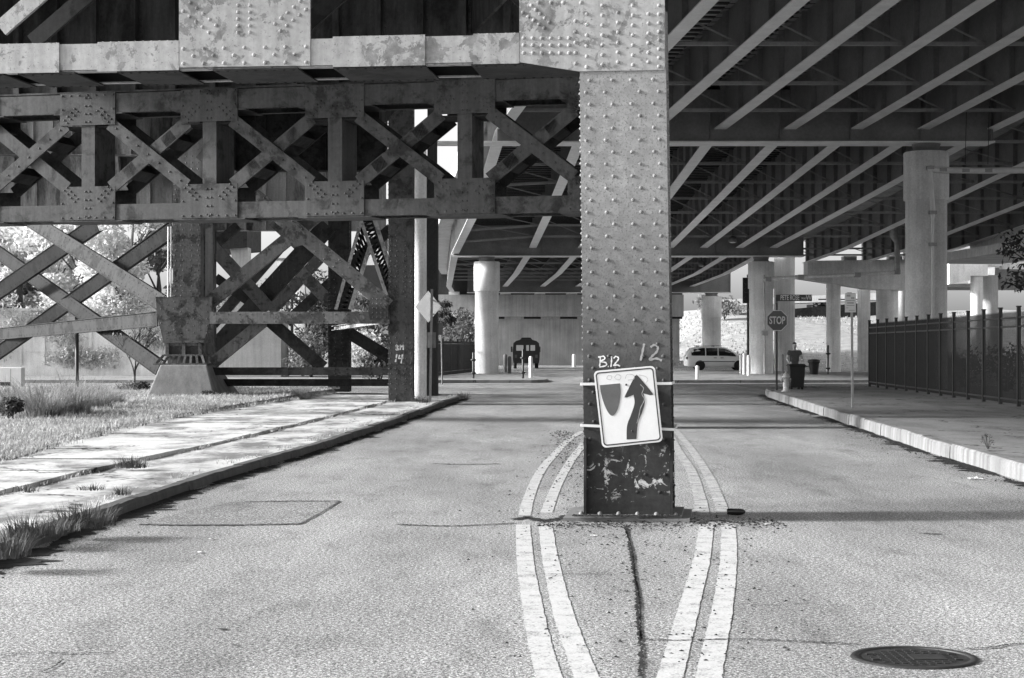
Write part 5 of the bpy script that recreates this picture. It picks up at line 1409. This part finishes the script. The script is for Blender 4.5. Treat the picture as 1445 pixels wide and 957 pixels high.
# bare sapling on the lawn
rd = random.Random(7); p = at(189, 0, 56); t = thing('sapling', 'nearly leafless young tree in front of the pale garden wall', 'tree', (p.x, 56, .2)); mb = MB(); lv = MB()
def twig(p, d, L, r, lev):
    q = p+d*L; m_ = (p+q)/2+Vector((rd.gauss(0,.04),rd.gauss(0,.04),0))*L; mb.tube([p, m_, q], [r, r*.85, r*.65], 5)
    if lev == 0:
        if rd.random() < .6: leafball(lv, q, (.1,.1,.1), 5, .05, rd)
        return
    for k in range(3 if lev > 1 else 2):
        e = (d+Vector((rd.gauss(0,.42),rd.gauss(0,.42),rd.uniform(-.05,.35)))).normalized(); twig(q if k == 0 else p.lerp(q, rd.uniform(.55,.95)), e, L*rd.uniform(.6,.82), r*.6, lev-1)
twig(Vector((0,0,-.05)), Vector((.05,0,1)), .95, .045, 4); mb.build('trunk', 'bark', t); lv.build('crown', 'leaf', t, recalc=False)
# leafy weeds round the pedestal and at the left edge
for k, (px, py, rw, h, mat, lb) in enumerate(((14,590,.35,.5,'leafd','dark leafy weed at the left edge below the tall grass'),(175,556,.7,.5,'leaf','low bush between the tall grass and the pedestal'),(202,556,.4,.45,'leafd','dark little bush against the pedestal foot'),(240,560,.35,.28,'leaf','weed at the middle of the pedestal foot'),(292,562,.30,.25,'leafd','weed at the right corner of the pedestal foot'))):
    p = gp(px, py, .22); bush(px, p.y, .2, rw, h, 420, .06, mat, lb, 120+k, 'weeds round the pedestal', 'weed')
p = gp(1394, 634, .222); t = thing('weed', 'spindly weed growing from the right kerb top', 'weed', (p.x, p.y, .222)); mb = MB(); lv = MB(); rd = random.Random(5)
for k in range(9):
    a = rd.uniform(0,6.28); e = Vector((math.cos(a)*.09, math.sin(a)*.09, rd.uniform(.12,.27))); mb.tube([(0,0,-.01), e*.5+Vector((0,0,.02)), e], [.005,.004,.002], 5); leafball(lv, e*.85, (.03,.03,.05), 9, .014, rd)
mb.build('stem', 'bark', t); lv.build('foliage', 'tuft', t, recalc=False)
for k, (px, py, lb) in enumerate(((598,568,'weed at the foot of the diamond sign'),(588,566,'weed at the foot of the white post'),(655,562,'sparse weed at the tip of the left kerb'))):
    tuft(px, py, .13, .3, .2, 70, lb, 'tuft', 'weed', 'weed', 'weeds at the end of the left pavement', wd=.02)
# right: tree at the edge, planting behind the fence
tree(1478, 60, .2, 7.0, 1.5, 900, .12, 'leafd', 'dark leafy tree reaching in at the right edge above the fence', 131, .12, .66, lobes=18)
for k, (px, Y, rw, h, lb) in enumerate(((1360,66,1.4,1.5,'dim shrub behind the fence below the largest column'),(1420,60,1.6,1.7,'dim shrub behind the fence at the right edge'),(1330,74,1.3,1.2,'low dim shrub behind the middle of the fence'))):
    bush(px, Y, .2, rw, h, 900, .09, 'leafd', lb, 140+k, 'shrubs behind the black fence')
# far grassy bank on the right
mb = MB(); vs = []; nx = 30
prof = [(150,0),(156,.3),(170,1.6),(186,3.0),(205,4.9),(225,6.3),(300,7.2)]
for k, (y, z) in enumerate(prof):
    for i in range(nx+1):
        x = 13.5+i*5.2; vs.append((x, y, z*min(1, .0+(i+.02)*.5)-.02 if i < 2 else z-.02+.25*math.sin(x*.35+k)))
mb.add(vs, [(k*(nx+1)+i, k*(nx+1)+i+1, (k+1)*(nx+1)+i+1, (k+1)*(nx+1)+i) for k in range(len(prof)-1) for i in range(nx)], True)
tag(mb.build('embankment', 'bank'), kind='structure')
mb = MB(); rd = random.Random(77)
for k in range(9000):
    y = rd.uniform(152,222); x = rd.uniform(14,85); t_ = [(a,b) for a,b in zip(prof,prof[1:]) if a[0]<=y<=b[0]][0]; z = lerp(t_[0][1],t_[1][1],(y-t_[0][0])/(t_[1][0]-t_[0][0]))
    blade(mb, x, y, z-.1, rd.uniform(.12,.35), rd.uniform(.3,1), rd.uniform(0,6.28), rd.uniform(.1,.25), 2)
tag(mb.build('bank_grass', 'grass', recalc=False), kind='stuff')
for k, (px, Y, rw, h, lb) in enumerate(((1022,205,3.2,3.0,'bush on the bank above the minivan'),(1165,215,2.5,2.2,'bush on the bank between the far columns'))): bush(px, Y, 5.0, rw, h, 900, .25, 'leaf', lb, 150+k, 'bushes on the grassy bank')
# left background: pale garden wall with framed panels, concrete block
gw = thing('garden_wall', 'long pale wall with framed vine panels behind the left lawn', 'wall', (at(100,0,98).x, 98, 0))
mb = MB(); mb.box(-12, 5.2, 0, .3, 0, 3.7); mb.box(-12, 5.2, -.12, .42, 3.7, 3.85); mb.box(-12,5.2,-.06,-.002,0,.7); mb.build('wall', 'conc', gw)
mb = MB()
for k in range(14):
    x = -11.8+1.29*k; mb.box(x-.07,x+.07,-.10,-.003,.7,3.7)
for z in (1.5, 2.6): mb.box(-12,5.2,-.05,-.004,z-.05,z+.05)
mb.build('panel_frame', 'conc', gw)
rd = random.Random(9); mb = MB()
for k in range(46):
    leafball(mb, (rd.uniform(-11.8,5), -.25, rd.uniform(1.0,4.6)), (1.0,.25,.7), 230, .11, rd)
mb.build('vine', 'pale', gw, recalc=False)
cb2 = thing('concrete_block', 'stained concrete block wall behind the tower struts', 'wall', (at(345,0,92).x, 92, 0))
mb = MB(); mb.box(-1.95,1.9,0,3,0,3.45); mb.build('wall', 'conc2', cb2)
mb = MB(); mb.box(-2.0,1.95,-.1,3.05,3.45,3.6); mb.box(-1.3,-.1,-.03,-.002,2.5,2.75); mb.build('coping', 'conc2', cb2)
# pale buildings catching the sun far behind
for k, (px0, px1, yt, Y, lb) in enumerate(((520,552,322,190,'pale far building behind the laced strut'),(392,418,368,200,'narrow white far building behind the tower braces'))):
    a, b = at(px0,0,Y).x, at(px1,0,Y).x; zt_ = H-(yt-HY)*Y/F; t = thing('far_building', lb, 'building', ((a+b)/2, Y, 0), 0, 'pale far buildings'); hw = (b-a)/2
    mb = MB(); mb.box(-hw,hw,0,8,0,zt_); mb.build('wall', 'conc', t); mb = MB(); mb.box(-hw-.15,hw+.15,-.15,8.1,zt_,zt_+.3); mb.build('roof', 'dgrey', t)
    for z in range(3, int(zt_)-1, 3):
        for x in (-.55,.0,.55): mb = MB(); mb.box(x*hw-.18*hw/1.2,x*hw+.18*hw/1.2,-.03,-.002,z,z+1.5); w2 = mb.build('window','glass',t); 
fo = thing('far_overpass', 'dark overpass deck and flared pier seen through the tower braces', 'bridge', (at(320,0,128).x, 128, 0))
f6 = lambda u, v, d: (at(u,v,128).x-at(320,0,128).x, d, at(u,v,128).z)
mb = MB(); mb.prism([(200,322),(352,318),(352,350),(200,362)], -1.2, 6, f6); mb.build('girder', 'dark', fo)
mb = MB(); mb.prism([(200,314),(356,310),(356,318),(200,322)], -1.8, 6.6, f6); mb.build('deck_slab', 'conc2', fo)
mb = MB(); mb.prism([(326,350),(352,350),(352,372),(350,516),(334,516),(332,372)], -.8, .8, f6); mb.build('pier', 'conc2', fo)
# loose grit and leaf bits on the road round the column
mb = MB(); rd = random.Random(33)
def bit(x, y, s, z=.006):
    a = rd.uniform(0,6.28); hgt = s*rd.uniform(.2,.8); c_, s2 = math.cos(a), math.sin(a); q = []
    for u, v, w in ((-1,-.4,0),(1,-.5,0),(.8,.5,0),(-.7,.55,0),(0,0,1)): q.append((x+(u*c_-v*s2)*s, y+(u*s2+v*c_)*s, z+w*hgt))
    mb.add(q, [(0,1,4),(1,2,4),(2,3,4),(3,0,4)])
for k in range(1500):
    y = rd.uniform(9.5,36); c0_ = 1.0+.0*y; wd = .75 if y < 17 else .75*max(.25,(37-y)/20)
    bit(c0_+rd.gauss(0,wd*.75), y, rd.uniform(.004,.013)*(1+y/40))
for k in range(900): bit(rd.uniform(.25,2.6), 17.1+abs(rd.gauss(0,.28))*rd.choice((-1,1))-.1, rd.uniform(.006,.02))
for k in range(700): bit(O1.x+rd.uniform(-.55,.5), 17.26+rd.gauss(0,.035), rd.uniform(.006,.02), .058)
rk = [(q.x, q.y) for q in resample(KR[:9], .1)]
for k in range(1600):
    q = rk[rd.randrange(len(rk))]; bit(q[0]-.04-abs(rd.gauss(0,.22)), q[1], rd.uniform(.006,.024))
lk = [(q.x, q.y) for q in resample(KL[:9], .1)]
for k in range(700): q = lk[rd.randrange(len(lk))]; bit(q[0]+.04+abs(rd.gauss(0,.2)), q[1], rd.uniform(.005,.018))
for k in range(1100): bit(rd.uniform(-4,6.3), 9.2+22*rd.random()**1.3, rd.uniform(.0025,.009)*(.6+.8*rd.random()**3))
tag(mb.build('debris', 'debris'), kind='stuff')
